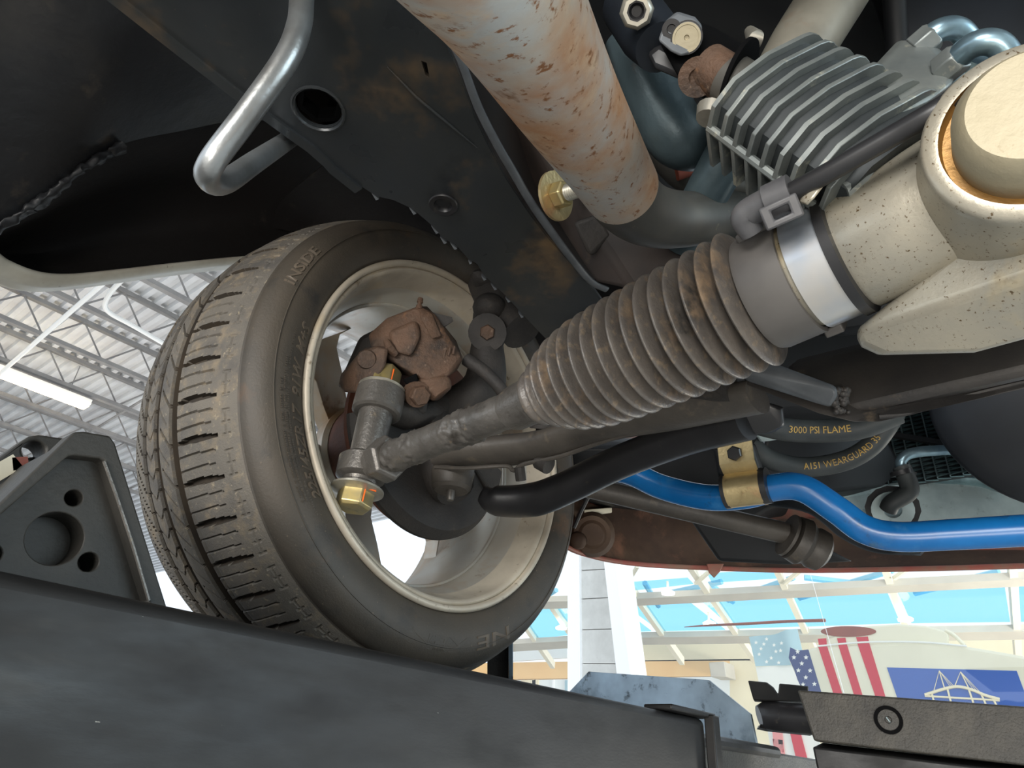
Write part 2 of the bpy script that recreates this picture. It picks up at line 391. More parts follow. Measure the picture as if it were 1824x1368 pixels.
NT = NP * SP; na = len(AS); V = []; F = []
for k in range(NT):
    t = math.radians(360 * k / NT); d = -FW * math.cos(t) + UP * math.sin(t)
    for a in AS: V.append(WC + OUT * a + d * (crown(a) - tdepth(a, k)))
for k in range(NT):
    k2 = (k + 1) % NT
    for i in range(na - 1): F.append((k * na + i, k2 * na + i, k2 * na + i + 1, k * na + i + 1))
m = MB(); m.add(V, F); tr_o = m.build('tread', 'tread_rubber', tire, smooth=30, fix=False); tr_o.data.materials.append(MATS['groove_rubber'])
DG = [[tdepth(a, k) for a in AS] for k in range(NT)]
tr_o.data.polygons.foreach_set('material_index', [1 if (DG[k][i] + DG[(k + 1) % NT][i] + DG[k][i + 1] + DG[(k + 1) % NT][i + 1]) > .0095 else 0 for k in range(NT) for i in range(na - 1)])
def side_a(r):
    for (p, q) in zip(SIDE, SIDE[1:]):
        if p[1] <= r <= q[1]: return p[0] + (q[0] - p[0]) * (r - p[1]) / (q[1] - p[1])
    return -.008
def letters(body, r0, h, d0, d1, name, shear=0, lift=.0012, material='letter_rubber'):
    V, F = textmesh(body, 1.0, shear, bold=.012)
    x0 = min(v.x for v in V); x1 = max(v.x for v in V); y0 = min(v.y for v in V); y1 = max(v.y for v in V)
    def put(v, l):
        r = r0 + h * (v.y - y0) / (y1 - y0); return wp(side_a(r) - l, r, d0 + (d1 - d0) * (v.x - x0) / (x1 - x0))
    n = len(V); m = MB(); m.add([put(v, lift) for v in V] + [put(v, -.0008) for v in V], F)
    from collections import Counter
    E = Counter()
    for f in F:
        for i in range(len(f)): E[tuple(sorted((f[i], f[(i + 1) % len(f)])))] += 1
    b = len(m.v) - 2 * n
    m.f += [(a, c, c + n, a + n) for (a, c), k in E.items() if k == 1]
    o = m.build(name, material, tire, smooth=0); o['label'] = 'raised lettering ' + body; return o
letters('225/45ZR17  91W  M+S', .2395, .0135, -41, 5, 'size_lettering', .25)
letters('INSIDE', .2785, .010, 12, 26, 'inside_lettering', .1)
letters('NE', .263, .016, -119, -105.5, 'maker_lettering', 0)
letters('XEN', .263, .016, -103, -82, 'maker_lettering', 0, lift=.0003, material='sidewall_rubber')
# rows of moulded small print: too fine to read, kept as raised ticks
m = MB()
for row, (r, d0, d1) in enumerate(((.2575, -34, 2), (.2615, -40, -6), (.2655, -40, -12), (.2560, -44, -36))):
    d = d0
    while d < d1:
        w = random.uniform(.12, .5); a = side_a(r)
        m.hexa([wp(a, r, d), wp(a, r, d + w), wp(a, r + .0022, d + w), wp(a, r + .0022, d), wp(a - .0008, r, d), wp(a - .0008, r, d + w), wp(a - .0008, r + .0022, d + w), wp(a - .0008, r + .0022, d)])
        d += w + random.uniform(.08, .2) + (.6 if random.random() < .12 else 0)
o = m.build('fine_print', 'sidewall_rubber', tire, smooth=0); o['kind'] = 'stuff'
m = MB(); plathe(m, [(side_a(.2742) + .001, .2738), (side_a(.2742) - .0009, .2742), (side_a(.2748) - .0009, .2748), (side_a(.2748) + .001, .2752)], 160); m.build('sidewall_ridge', 'sidewall_rubber', tire)
# ---- alloy rim
m = MB(); plathe(m, [(.033, .2090), (.045, .2040), (.062, .1985), (.100, .1965), (.150, .1960), (.185, .1985), (.205, .206), (.225, .214), (.243, .232), (.249, .232), (.249, .226), (.235, .222)], 160)
plathe(m, [(.233, .226), (.205, .212), (.150, .2020), (.062, .2045), (.033, .2140)], 160)
rim = m.build('rim', 'rim_barrel', wheel, smooth=60); rim['label'] = 'silver alloy rim with five spokes'
m = MB(); plathe(m, [(.012, .2240), (.006, .2290), (.001, .2335), (-.004, .2345), (-.0070, .2325), (-.0076, .2295), (-.0060, .2268), (-.001, .2258), (.006, .2250)], 160, close=True)
m.build('rim_flange', 'rim_lip', rim, smooth=60)
m = MB(); plathe(m, [(.003, .2262), (-.001, .2250), (-.0022, .2225), (-.0008, .2195), (.004, .2178), (.012, .2160), (.030, .2105), (.034, .2085)], 160); plathe(m, [(.034, .2095), (.026, .2165), (.010, .2200), (.004, .2245)], 160)
m.build('bead_ledge', 'rim_lip', rim, smooth=50)
m = MB(); m.tube([wp(.07, .2005 - .003, d) for d in range(0, 361, 4)], .0035, 8, caps=False); m.build('barrel_ridge', 'rim_barrel', rim)
for k in range(5):
    dc = 189 + 72 * k; m = MB(); poly = []
    for (r, w) in ((.055, 30), (.09, 15), (.13, 11.5), (.165, 13), (.185, 17), (.1985, 25)): poly.append((r, -w))
    pts = [wp(.170 + (.012 if r < .1 else 0), r, dc + w) for (r, w) in poly] + [wp(.170 + (.012 if r < .1 else 0), r, dc - w) for (r, w) in reversed(poly)]
    m.prism(pts, OUT * .030); m.build('spoke', 'rim_barrel', rim, bevel=.006, bseg=3, smooth=50)
m = MB(); plathe(m, [(.168, 0.0001), (.168, .072), (.176, .076), (.2, .072), (.205, .0001)], 48); m.build('hub_pad', 'rim_barrel', rim)
# ---- brake disc, splash shield, hub
rot = thing('brake_rotor', 'rusty brake rotor with dark face behind the caliper', 'brake rotor', WC + OUT * .05 - UP * .15)
m = MB(); plathe(m, [(.040, .075), (.040, .127), (.047, .1275), (.047, .075)], 96, close=True); m.build('friction_ring', 'rotor_rust', rot)
m = MB(); plathe(m, [(.057, .075), (.057, .1275), (.064, .127), (.064, .075)], 96, close=True); m.build('friction_ring', 'rotor_rust', rot)
m = MB(); plathe(m, [(.046, .074), (.046, .118), (.058, .118), (.058, .074)], 96, close=True); m.build('vane_core', 'black_grime', rot)
m = MB(); plathe(m, [(.05, .0001), (.05, .078), (.15, .076), (.17, .07)], 48); m.build('rotor_hat', 'rotor_rust', rot)
sh = thing('splash_shield', 'dark round brake splash shield with grimy lip below the tie rod', 'shield', WC + OUT * .01 - UP * .14)
m = MB(); plathe(m, [(.026, .030), (.018, .050), (.016, .110), (.020, .132), (.034, .142), (.040, .142), (.037, .139), (.024, .128), (.020, .110), (.022, .050)], 72, -175, -12, close=True); m.build('dish', 'black_grime', sh)
m = MB(); m.tube([wp(.018, .075, -158), wp(.012, .105, -152), wp(.016, .128, -148)], .004, 10); m.build('rib', 'black_grime', sh)
kn = thing('steering_knuckle', 'grimy dark steering knuckle carrying the hub behind the tie rod', 'knuckle', WC + OUT * .02 - UP * .06)
m = MB(); plathe(m, [(-.012, .0001), (-.012, .030), (-.004, .040), (.02, .046), (.06, .05)], 40); m.build('hub_carrier', 'black_grime', kn)
m = MB(); m.tube(cat_rom([wp(.01, .02, 100), A(860, 690, .93), A(868, 610, .95), A(872, 560, .99), A(878, 520, 1.03)], 5), [.034, .03, .022, .024, .020], 14); m.build('upright', 'black_grime', kn)
m = MB(); m.tube(cat_rom([wp(.01, .02, -80), A(800, 850, .875), A(812, 870, .86)], 5), [.04, .034, .026], 14); m.build('lower_boss', 'black_grime', kn)
# lower ball joint cap
u, v, w = basis(UP)
bj = A(805, 858, .835)
m = MB(); m.lathe([(-.012, .0001), (-.012, .020), (-.008, .024), (.0, .025), (.012, .027), (.022, .023)], bj, UP, 28); m.build('ball_joint_cup', 'arm_paint', kn)
m = MB(); m.lathe([(-.024, .0001), (-.024, .004), (-.020, .0055), (-.012, .0055)], bj, UP, 12); m.build('grease_fitting', 'grey_paint', kn)
# ---- strut with torn boot at the rail
st = thing('strut', 'black strut with torn dust boot rising behind the frame rail', 'strut', A(870, 590, 1.0))
m = MB(); m.tube([A(862, 500, 1.02), A(890, 540, .99), A(930, 590, .95)], [.026, .034, .03], 18); m.build('dust_boot', 'black_grime', st)
m = MB(); m.ball(A(866, 503, .99), .022, 14, 8, (1.3, .8, .6)); m.ball(A(872, 548, .95), .024, 14, 8, (1, 1, .8)); m.build('mount_rubber', 'black_grime', st)
m = MB(); m.lathe([(-.01, .008), (-.01, .026), (.01, .026), (.01, .008)], A(868, 592, .93), A(868, 592, .93) - CAM, 20, close=True); m.build('eye', 'black_grime', st)
m = MB(); m.hexbolt(A(868, 592, .93), CAM - A(868, 592, .93), .011, .014); m.build('eye_bolt', 'caliper_rust', st)
m = MB()
for k in range(9):
    p = A(842 + k * 6.5, 607 + 5 * math.sin(k * 1.9) + (8 if 2 < k < 7 else -4), .925); m.add([p, p + Vector((.004, .002, -.004 - .004 * (k % 3))), p + Vector((.007, 0, .003)), p + Vector((.003, .004, .004))], [(0, 1, 2), (0, 2, 3), (0, 3, 1), (1, 3, 2)])
m.build('torn_edge', 'black_grime', st, smooth=0)
# ---- brake hose
hs = MB(); hs.tube(cat_rom([A(830, 640, .87), A(860, 660, .86), A(890, 690, .85), A(905, 720, .86)], 6), .0085, 12); o = hs.build('brake_hose', 'black_grime'); tag(o, 'short dark brake hose running from the caliper past the tie rod', 'hose')
# ---- caliper
cal = thing('brake_caliper', 'rusty brown brake caliper bolted over the rotor inside the wheel', 'brake caliper', A(730, 640, .86))
def P3(L): return [A(*p) for p in L]
m = MB(); m.hull(P3([(655, 598, .86), (690, 566, .865), (745, 545, .86), (775, 560, .855), (806, 625, .845), (826, 640, .85), (800, 670, .835), (760, 682, .83), (715, 655, .83), (660, 620, .84),
                     (680, 575, .95), (760, 545, .95), (815, 610, .94), (815, 660, .93), (690, 660, .93)])); m.build('cylinder_body', 'caliper_rust', cal, bevel=.008, bseg=3)
m = MB(); m.hull(P3([(742, 548, .855), (770, 553, .853), (790, 602, .845), (770, 608, .838), (748, 565, .84)])); m.build('body_pad', 'caliper_rust', cal, bevel=.004)
m = MB(); m.hull(P3([(602, 688, .84), (612, 668, .83), (640, 628, .825), (668, 616, .825), (692, 622, .82), (688, 650, .815), (664, 690, .81), (640, 702, .815), (612, 700, .83), (606, 668, .87), (650, 620, .87), (690, 615, .87), (660, 690, .86)])); m.build('bracket_ear', 'caliper_rust', cal, bevel=.004)
m = MB(); m.hull(P3([(600, 690, .88), (640, 600, .89), (690, 575, .90), (700, 640, .88), (650, 690, .87), (602, 692, .93), (645, 605, .95), (690, 585, .95)])); m.build('pad_bracket', 'black_grime', cal, bevel=.006)
m = MB(); c0 = A(653, 640, .815); m.lathe([(0, .0001), (0, .0105), (.003, .0118), (.014, .0118)], c0, c0 - CAM, 24); m.build('slide_pin_cap', 'caliper_rust', cal)
m = MB(); m.tube(P3([(688, 607, .835), (694, 620, .828), (706, 632, .832)]), [.004, .006, .004], 10); m.build('pin_clip', 'caliper_rust', cal)
m = MB(); m.hull(P3([(742, 672, .83), (800, 668, .83), (806, 690, .835), (770, 715, .83), (748, 700, .83), (745, 680, .90), (805, 680, .90), (780, 715, .90)])); m.build('piston_housing', 'caliper_rust', cal, bevel=.006)
m = MB(); m.hull(P3([(706, 735, .85), (760, 735, .85), (762, 690, .86), (700, 690, .87), (706, 755, .87), (758, 750, .9), (765, 690, .92)])); m.build('mount_lug', 'black_grime', cal, bevel=.005)
c0 = A(745, 703, .825); ax = (CAM - c0).normalized() + FW * .4
m = MB(); m.hexbolt(c0, ax, .0125, .012); m.tube([c0 - ax.normalized() * .012, c0], .016, 20); m.build('bracket_bolt', 'caliper_rust', cal)
m = MB(); p0 = A(746, 552, .862); m.tube([p0, p0 + UP * .006, p0 + UP * .007, p0 + UP * .011, p0 + UP * .012, p0 + UP * .0175], [.0042, .0042, .0028, .0028, .004, .0036], 12); m.build('bleed_screw', 'caliper_rust', cal)
m = MB(); m.hull(P3([(770, 556, .87), (805, 565, .87), (808, 572, .872), (790, 582, .87), (772, 560, .90), (806, 568, .90), (790, 584, .90)])); m.build('spring_tab', 'black_grime', cal)
m = MB(); m.hull(P3([(718, 676, .826), (742, 664, .824), (746, 682, .824), (728, 692, .826), (720, 680, .86), (744, 668, .86)])); m.build('pad_window', 'deep_black', cal, bevel=.002)
m = MB(); m.hull(P3([(690, 590, .842), (742, 568, .842), (752, 600, .836), (735, 640, .828), (700, 630, .83), (695, 592, .87), (745, 575, .87)])); m.build('body_boss', 'caliper_rust', cal, bevel=.006, bseg=3)
# casting mark on the caliper
m = MB()
for k in range(4): m.tube([A(783 + 8 * k, 640 - 3 * k, .842), A(786 + 8 * k, 626 - 3 * k, .844)], .0016, 6)
m.build('casting_mark', 'caliper_rust', cal)
# ================================================================ TIE ROD, BOOT, STEERING RACK
P1 = A(1340, 530, .47); P2 = A(665, 845, .75)
def tr(u): return P1 + (P2 - P1) * u                       # along the rack and tie rod: 0 at the big end of the boot, 1 at the rod end
TD = (P2 - P1).normalized(); TL = (P2 - P1).length
tie = thing('tie_rod', 'grey painted tie rod with jam nut, rod end and tall bolt spacer', 'tie rod', A(640, 905, .745))
B0 = A(632, 890, .745); BT = A(684, 680, .828); BA = (BT - B0).normalized(); BL = (BT - B0).length
def bs(t): return B0 + BA * (BL * t)
uB, vB, wB = basis(BA, CAM - bs(.5))
def noisy(mb, c, ax, amp, sc, lo, hi):
    # hammer the surface between lo and hi along ax with soft lumps
    from mathutils import noise
    for i, q in enumerate(mb.v):
        t = (q - c).dot(ax); k = max(0, min(1, (t - lo) / .004)) * max(0, min(1, (hi - t) / .004)); p = c + ax * t
        r = (q - p)
        if r.length > 1e-6 and k > 0: mb.v[i] = q + r.normalized() * k * amp * (noise.noise(q * sc) + .7 * noise.noise(q * sc * 2.3) + .25)
m = MB(); m.tube([bs(.30), bs(.76)], [.0180, .0205], 32); m.build('spacer_sleeve', 'grey_paint', tie)
m = MB(); m.lathe([(-.003, .0001), (-.003, .020), (0, .0295), (.0022, .0295), (.003, .020), (.003, .0001)], bs(.065), BA, 40); m.build('washer', 'zinc_silver', tie)
m = MB(); m.hexbolt(bs(.05), -BA, .0205, .019, ref=vB + uB * .25); bolt = m.build('bolt_head', 'zinc_bolt', tie, bevel=.0008)
m = MB(); h = uB * .80 + vB * .38
m.tube([bs(.05) + h * .0208, bs(-.045) + h * .0208], .0016, 6, flat=.5); m.tube([bs(.052) + h * .0225, bs(.052) + (uB * .60 + vB * .75) * .0265], .0012, 6, flat=.5)
m.build('paint_stripe', 'paint_mark', bolt)
m = MB(); m.lathe([(.0, .0001), (.0, .0165), (.005, .0180), (.010, .0150), (.016, .0150), (.022, .0195)], bs(.085), BA, 32); m.build('cone_spacer', 'grey_paint', tie)
m = MB(); m.lathe([(-.015, .015), (-.015, .0215), (-.012, .0275), (.009, .0285), (.013, .024), (.013, .014)], bs(.245), BA, 40, close=True); m.build('rod_end_eye', 'grey_paint', tie)
m = MB(); m.lathe([(-.019, .012), (-.017, .018), (-.008, .021), (.006, .020), (.017, .016)], bs(.235), BA, 32); m.build('rod_end_ball', 'grey_paint', tie)
E0 = bs(.245); TE = (tr(.50) - E0).normalized()
m = MB(); a = E0 + TE * .022; m.tube([a, a + TE * .022], [.0175, .0165], 24); m.build('rod_end_shank', 'grey_paint', tie)
m = MB(); m.hexbolt(E0 + TE * .036, TE, .0255, .019, ref=uB); m.build('jam_nut', 'grey_paint', tie, bevel=.001)
def te(d): return E0 + TE * d
path = [te(.055) + (tr(.485) - te(.055)) * (i / 90) for i in range(91)]; sl = (path[-1] - path[0]).length
m = MB(); m.tube(path, .0163, 56)
for (c, w) in ((.0, .10), (.14, .12), (.48, .22)): noisy(m, path[0], TE, .0022, 170, sl * c, sl * (c + w))
noisy(m, path[0], TE, .0007, 90, -1, 1)
m.build('adjusting_sleeve', 'grey_paint', tie, smooth=70)
m = MB(); m.tube([tr(.53), tr(.515), tr(.47), tr(.455)], [.0170, .0195, .0205, .022], 32); noisy(m, tr(.5), TD, .001, 120, -1, 1); m.build('socket_collar', 'grey_paint', tie)
m = MB(); m.tube([bs(.70), bs(.715), bs(.90), bs(.915)], [.026, .0290, .0290, .0265], 36); sab = m.build('steering_arm_boss', 'grey_paint', kn)
m = MB(); m.tube([bs(.80), A(720, 742, .86), wp(.015, .03, 60)], [.02, .024, .03], 16, flat=.7); m.build('steering_arm', 'black_grime', kn)
m = MB(); m.lathe([(0, .0001), (0, .026), (.0022, .0285), (.0045, .024), (.005, .0001)], bs(.915), BA, 36); m.build('washer', 'zinc_silver', sab)
m = MB(); m.hexbolt(bs(.935), BA, .0195, .028, ref=vB + uB * .25); bolt = m.build('bolt_head', 'zinc_bolt', sab, bevel=.0008)
m = MB(); h = uB * .80 + vB * .38; m.tube([bs(.94) + h * .0196, bs(1.07) + h * .0196], .0016, 6, flat=.5); m.build('paint_stripe', 'paint_mark', sab)
# ---- bellows
boot = thing('rack_boot', 'dusty ribbed rubber bellows covering the end of the steering rack', 'rack boot', tr(.2) - UP * .05)
NR = 17
def brad(t):
    pts = [(0, .0500), (.30, .0500), (.55, .0490), (.70, .0470), (.80, .0430), (.88, .0370), (.95, .0300), (1.0, .0255)]
    for (p, q) in zip(pts, pts[1:]):
        if t <= q[0]: return p[1] + (q[1] - p[1]) * (t - p[0]) / (q[0] - p[0])
    return .0255
prof = []
for k in range(NR):
    t0 = k / (NR - 1); pitch = 1 / (NR - 1)
    for i in range(12):
        f = i / 12 - .5; t = t0 + f * pitch
        if t < -.5 * pitch or t > 1 + .5 * pitch: continue
        r = brad(max(0, min(1, t))); s = math.cos(f * 2 * math.pi); s = (s * .5 + .5) ** .8
        dep = (.0165 - .003 * t0) if t0 < .75 else .0142 - .0090 * (t0 - .75) / .25
        prof.append((.452 * (.445 * t + .003), r - dep * (1 - s)))
m = MB(); m.lathe(prof, P1, TD, 96); m.build('bellows', 'rubber_boot', boot, smooth=80)
m = MB(); m.lathe([(-.030, .0375), (-.030, .0408), (-.004, .0412), (.0, .0400)], P1 - TD * .006, TD, 64); m.build('cuff', 'cuff_rubber', boot, smooth=60)
uu, vv, ww = basis(TD, A(1365, 420, .45) - tr(-.03))
m = MB(); c0 = tr(-.062) + uu * .0405; m.box(c0, TD, vv, uu, .030, .030, .007); m.build('vent_pad', 'cuff_rubber', boot, bevel=.002)
m = MB(); c1 = tr(-.085) - (A(1400, 640, .45) - A(1400, 500, .45)).normalized() * -.0
e = tr(-.085); dn = -uu; side = vv
m.box(e + dn * .041 - vv * .0, TD, vv, uu, .012, .02, .006); m.build('lower_tab', 'cuff_rubber', boot, bevel=.001)
# ---- rack
rack = thing('steering_rack', 'cast aluminium power steering rack with round plug and finned pinion housing', 'steering rack', tr(-.3) - UP * .05)
m = MB(); m.lathe([(0, .0375), (.0005, .0390), (.022, .0395), (.0225, .037)], tr(-.078) - TD * .026, TD, 64); m.build('band_clamp', 'band_metal', rack)
m = MB(); m.lathe([(-.0042, .036), (-.003, .0410), (.003, .0412), (.0042, .036)], tr(-.142), TD, 64); m.build('retaining_ring', 'black_plastic', rack)
m = MB(); m.tube([tr(-.06), tr(-.15), tr(-.155), tr(-.24), tr(-.33), tr(-.6), tr(-1.1)], [.0365, .0365, .0385, .0395, .044, .048, .048], 64); m.build('housing_tube', 'cast_aluminium', rack, smooth=50)
# cast mounting lobe under the housing
m = MB(); m.hull(P3([(1522, 590, .43), (1532, 618, .435), (1565, 633, .43), (1735, 629, .39), (1790, 606, .375), (1900, 585, .35), (1575, 568, .418), (1700, 527, .372), (1824, 492, .342), (1920, 462, .32), (1720, 428, .37), (1900, 350, .33),
                     (1530, 600, .50), (1570, 628, .50), (1735, 615, .48), (1900, 560, .45), (1720, 430, .46), (1900, 360, .44)])); m.build('mount_lobe', 'cast_aluminium', rack, bevel=.006, bseg=3)
m = MB(); m.tube(cat_rom(P3([(1735, 415, .375), (1690, 462, .385), (1640, 510, .402), (1590, 560, .42)]), 5), [.010, .007, .006, .005], 12); m.build('casting_web', 'cast_aluminium', rack)
# yoke plug boss facing the camera side
YC = A(1838, 222, .318); YAx = (CAM - YC).normalized() + (A(1850, 100, .3) - A(1838, 258, .3)).normalized() * .45; YAx.normalize()
m = MB(); m.lathe([(-.075, .058), (-.035, .050), (-.012, .046), (-.006, .0455), (-.003, .0435), (-.003, .0375)], YC, YAx, 64); m.build('plug_boss', 'cast_aluminium', rack, smooth=60)
m = MB(); m.lathe([(-.003, .0395), (-.010, .036), (-.010, .0001)], YC, YAx, 64); m.build('boss_recess', 'stained_aluminium', rack)
uY, vY, wY = basis(YAx)
def capz(k): return 1.0
prof = [(-.010, .0320), (.010, .0315), (.0185, .0270), (.020, .0255), (.020, .0001)]
m = MB(); m.lathe(prof, YC, YAx, 64); m.build('adjuster_plug', 'plug_metal', rack, smooth=40)
# pinion tower: finned housing
F0 = A(1338, 168, .475); F1 = A(1575, 318, .415); FA = (F1 - F0).normalized(); FLn = (F1 - F0).length
fu = (A(1480, 95, .46) - A(1320, 225, .46)); fu = (fu - FA * fu.dot(FA)).normalized(); fv = FA.cross(fu)
if fv.dot(CAM - F0) < 0: fv = -fv                           # fu: up-right in the picture, fv: towards the camera
def finpoly(sc=1.0, n=10):
    L = [(-.043, .004), (-.043, -.030), (.038, -.030)]
    for i in range(n + 1):
        a = -math.pi / 2 + math.pi * .93 * i / n; L.append((.036 + .022 * math.cos(a), -.004 + .026 * math.sin(a)))
    L += [(.010, .030), (-.018, .031), (-.036, .022)]
    return [(x * sc, y * sc) for (x, y) in L]
def inpl(o, p): return o + fu * p[0] + fv * p[1]
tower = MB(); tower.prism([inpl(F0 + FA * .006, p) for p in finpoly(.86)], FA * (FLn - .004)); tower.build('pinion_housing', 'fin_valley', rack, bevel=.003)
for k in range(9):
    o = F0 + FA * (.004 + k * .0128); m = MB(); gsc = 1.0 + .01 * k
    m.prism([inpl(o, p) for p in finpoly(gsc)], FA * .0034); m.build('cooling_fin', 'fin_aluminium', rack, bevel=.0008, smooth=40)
m = MB(); m.tube([inpl(F0 + FA * .004, (-.040, .005)), inpl(F0 + FA * .115, (-.043, .005))], .0032, 8); m.build('housing_edge', 'fin_aluminium', rack)
m = MB(); m.tube([F0 - FA * .040, F0 - FA * .022, F0 - FA * .021, F0 + FA * .01], [.015, .015, .0185, .0185], 28); m.build('pinion_neck', 'exhaust_grey', rack)
m = MB(); m.tube([F0 - FA * .044, F0 - FA * .02], [.0165, .0165], 28); m.build('dust_seal', 'caliper_rust', rack)
# valve block with ports
m = MB(); m.hull(P3([(1525, 150, .445), (1600, 70, .455), (1640, 62, .455), (1705, 110, .425), (1700, 150, .415), (1645, 190, .405), (1590, 215, .402), (1520, 190, .425), (1540, 150, .53), (1620, 75, .54), (1700, 120, .52), (1600, 230, .50)]))
m.build('valve_block', 'fin_aluminium', rack, bevel=.008, bseg=3)
m = MB(); m.hull(P3([(1420, 330, .40), (1445, 318, .395), (1475, 322, .39), (1452, 352, .388), (1438, 366, .392), (1422, 362, .40), (1430, 335, .43), (1470, 325, .43), (1440, 360, .43)])); m.build('housing_foot', 'cast_aluminium', rack, bevel=.002)
m = MB(); m.tube(P3([(1500, 345, .405), (1530, 332, .405), (1575, 305, .41)]), [.007, .0095, .009], 18); m.build('pinion_plug', 'fin_aluminium', rack)
m = MB(); m.hull(P3([(1545, 330, .40), (1600, 270, .40), (1680, 240, .38), (1690, 330, .36), (1600, 350, .38), (1560, 345, .45), (1680, 260, .46), (1690, 340, .44)])); m.build('tower_base', 'cast_aluminium', rack, bevel=.008, bseg=3)
for (L, lab) in (([(1645, 78, .45), (1672, 55, .445), (1705, 52, .445), (1728, 78, .45), (1735, 120, .46), (1700, 160, .47)], 0), ([(1692, 115, .42), (1735, 80, .405), (1775, 78, .40), (1800, 110, .40), (1810, 165, .40), (1812, 230, .40)], 1)):
    pts = P3(L); m = MB(); m.tube(cat_rom(pts, 7), .0075, 16); hl = m.build('hydraulic_line', 'line_steel', rack, smooth=60)
    d = (pts[1] - pts[0]).normalized(); m = MB(); m.hexbolt(pts[0] - d * .006, d, .0100, .014); m.build('flare_nut', 'fin_aluminium', hl, bevel=.0008)
m = MB(); c0 = A(1722, 118, .425); m.tube([c0, A(1735, 100, .42)], [.012, .011], 18); m.build('port_plug', 'line_steel', rack)
# vent tube with elbow
vt = thing('breather_tube', 'black breather tube with grey elbow clipped to the rack boot', 'tube', A(1340, 410, .42))
m = MB(); m.tube(cat_rom(P3([(1392, 352, .405), (1480, 305, .385), (1590, 242, .365), (1680, 190, .35), (1760, 140, .35)]), 6), .0058, 16); m.build('tube', 'black_plastic', vt)
m = MB(); m.tube(cat_rom(P3([(1340, 415, .428), (1326, 388, .425), (1345, 372, .42), (1402, 346, .405)]), 6), [.0075, .0085, .0090, .0095], 18); m.build('elbow', 'grey_plastic', vt)
m = MB(); m.tube(P3([(1368, 362, .412), (1412, 342, .403)]), .0112, 20); m.build('collar', 'grey_plastic', vt)
c0 = A(1391, 378, .402); t = (A(1412, 366, .40) - A(1370, 385, .405)).normalized(); nrm = (CAM - c0).normalized(); nrm = (nrm - t * nrm.dot(t)).normalized(); bi = nrm.cross(t)
m = MB(); L = [(-.011, -.007), (.011, -.007), (.011, .007), (-.011, .007)]; Hh = [(-.005, -.003), (.005, -.003), (.005, .003), (-.005, .003)]
m.plate(L, [Hh], c0 - nrm * .003, t, -bi if (t.cross(-bi)).dot(nrm) > 0 else bi, .008); m.build('clip_buckle', 'grey_plastic', vt, bevel=.0012)
# ---- steering shaft joint
sj = thing('steering_shaft', 'black steering shaft universal joint with bright bearing cap', 'steering shaft', A(1230, 180, .52))
SA = (A(1110, 30, .60) - A(1310, 150, .49)).normalized()
m = MB(); m.hull(P3([(1170, 75, .54), (1200, 20, .55), (1270, 45, .54), (1330, 80, .53), (1340, 150, .50), (1310, 190, .50), (1260, 185, .51), (1200, 130, .52), (1240, 60, .60), (1330, 100, .58), (1260, 170, .57)])); m.build('yoke', 'deep_black', sj, bevel=.006, bseg=3)
m = MB(); m.hull(P3([(1150, 95, .545), (1175, 75, .54), (1240, 110, .53), (1260, 135, .53), (1225, 150, .53), (1165, 125, .54), (1180, 90, .58), (1240, 130, .58)])); m.build('fork_ear', 'black_plastic', sj, bevel=.005)
c0 = A(1211, 62, .515); n0 = (CAM - c0).normalized(); n0 = (n0 + Vector((-.1, .1, .25))).normalized(); uu, vv, ww = basis(n0)
pp = P3([(1172, 72, .515), (1184, 38, .515), (1206, 20, .515), (1238, 30, .515), (1251, 45, .515), (1248, 80, .515), (1232, 95, .515), (1213, 101, .515), (1195, 92, .515)])
m = MB(); m.prism(pp, (c0 - CAM).normalized() * .012); m.build('cap_plate', 'strip_steel', sj, bevel=.002)
c1 = A(1223, 67, .512); m = MB(); m.lathe([(-.004, .0105), (.0008, .0105), (.0008, .0088), (.0004, .0085), (.0004, .002), (-.001, .0015), (-.001, .0001)], c1, CAM - c1, 32); m.build('bearing_cap', 'plug_metal', sj)
m = MB(); m.lathe([(-.003, .0108), (.0006, .0108), (.0006, .0118), (-.003, .0118)], c1, CAM - c1, 32, close=True); m.build('snap_ring', 'black_plastic', sj)
c2 = A(1196, 52, .513); m = MB(); m.lathe([(-.003, .0072), (.0012, .0070), (.0012, .0035), (-.001, .003), (-.001, .0001)], c2, CAM - c2, 28); m.build('set_screw', 'black_plastic', sj)
m = MB(); p = A(1240, 138, .52); m.tube([A(1120, 10, .60), A(1155, 60, .57), A(1175, 85, .55)], [.024, .024, .02], 20); m.build('shaft_tube', 'engine_blue', sj)
c3 = A(1134, 20, .53); m = MB(); m.lathe([(0, .0075), (.006, .0075), (.006, .0105), (.004, .0125), (0, .0135)], c3, CAM - c3, 8, close=True); m.build('lock_nut', 'zinc_silver', sj)
m = MB(); m.lathe([(-.004, .0001), (-.004, .004), (.004, .006), (.004, .008), (-.004, .008)], c3, CAM - c3, 16); m.build('set_bolt', 'black_plastic', sj)
c4 = A(1242, 138, .492); m = MB(); m.lathe([(-.004, .014), (.002, .0135), (.002, .006), (0, .005), (0, .0001)], c4, CAM - c4 + Vector((0, .06, 0)), 24); m.build('cross_cap', 'caliper_rust', sj)
m = MB(); dax = (A(1400, 165, .455) - A(1280, 130, .475)); m.lathe([(-.0015, .012), (-.0015, .027), (.0015, .027), (.0015, .012)], A(1316, 140, .485), dax, 48, close=True); m.build('shield_disc', 'deep_black', sj)
c5 = A(1268, 195, .49); m = MB(); m.tube([c5, A(1262, 212, .487)], [.011, .009], 14); m.build('clamp_bolt', 'zinc_silver', sj)
m = MB(); m.tube(P3([(1335, 55, .52), (1345, 70, .51), (1356, 72, .51)]), [.004, .007, .005], 10); m.build('clamp_stud', 'zinc_silver', sj)
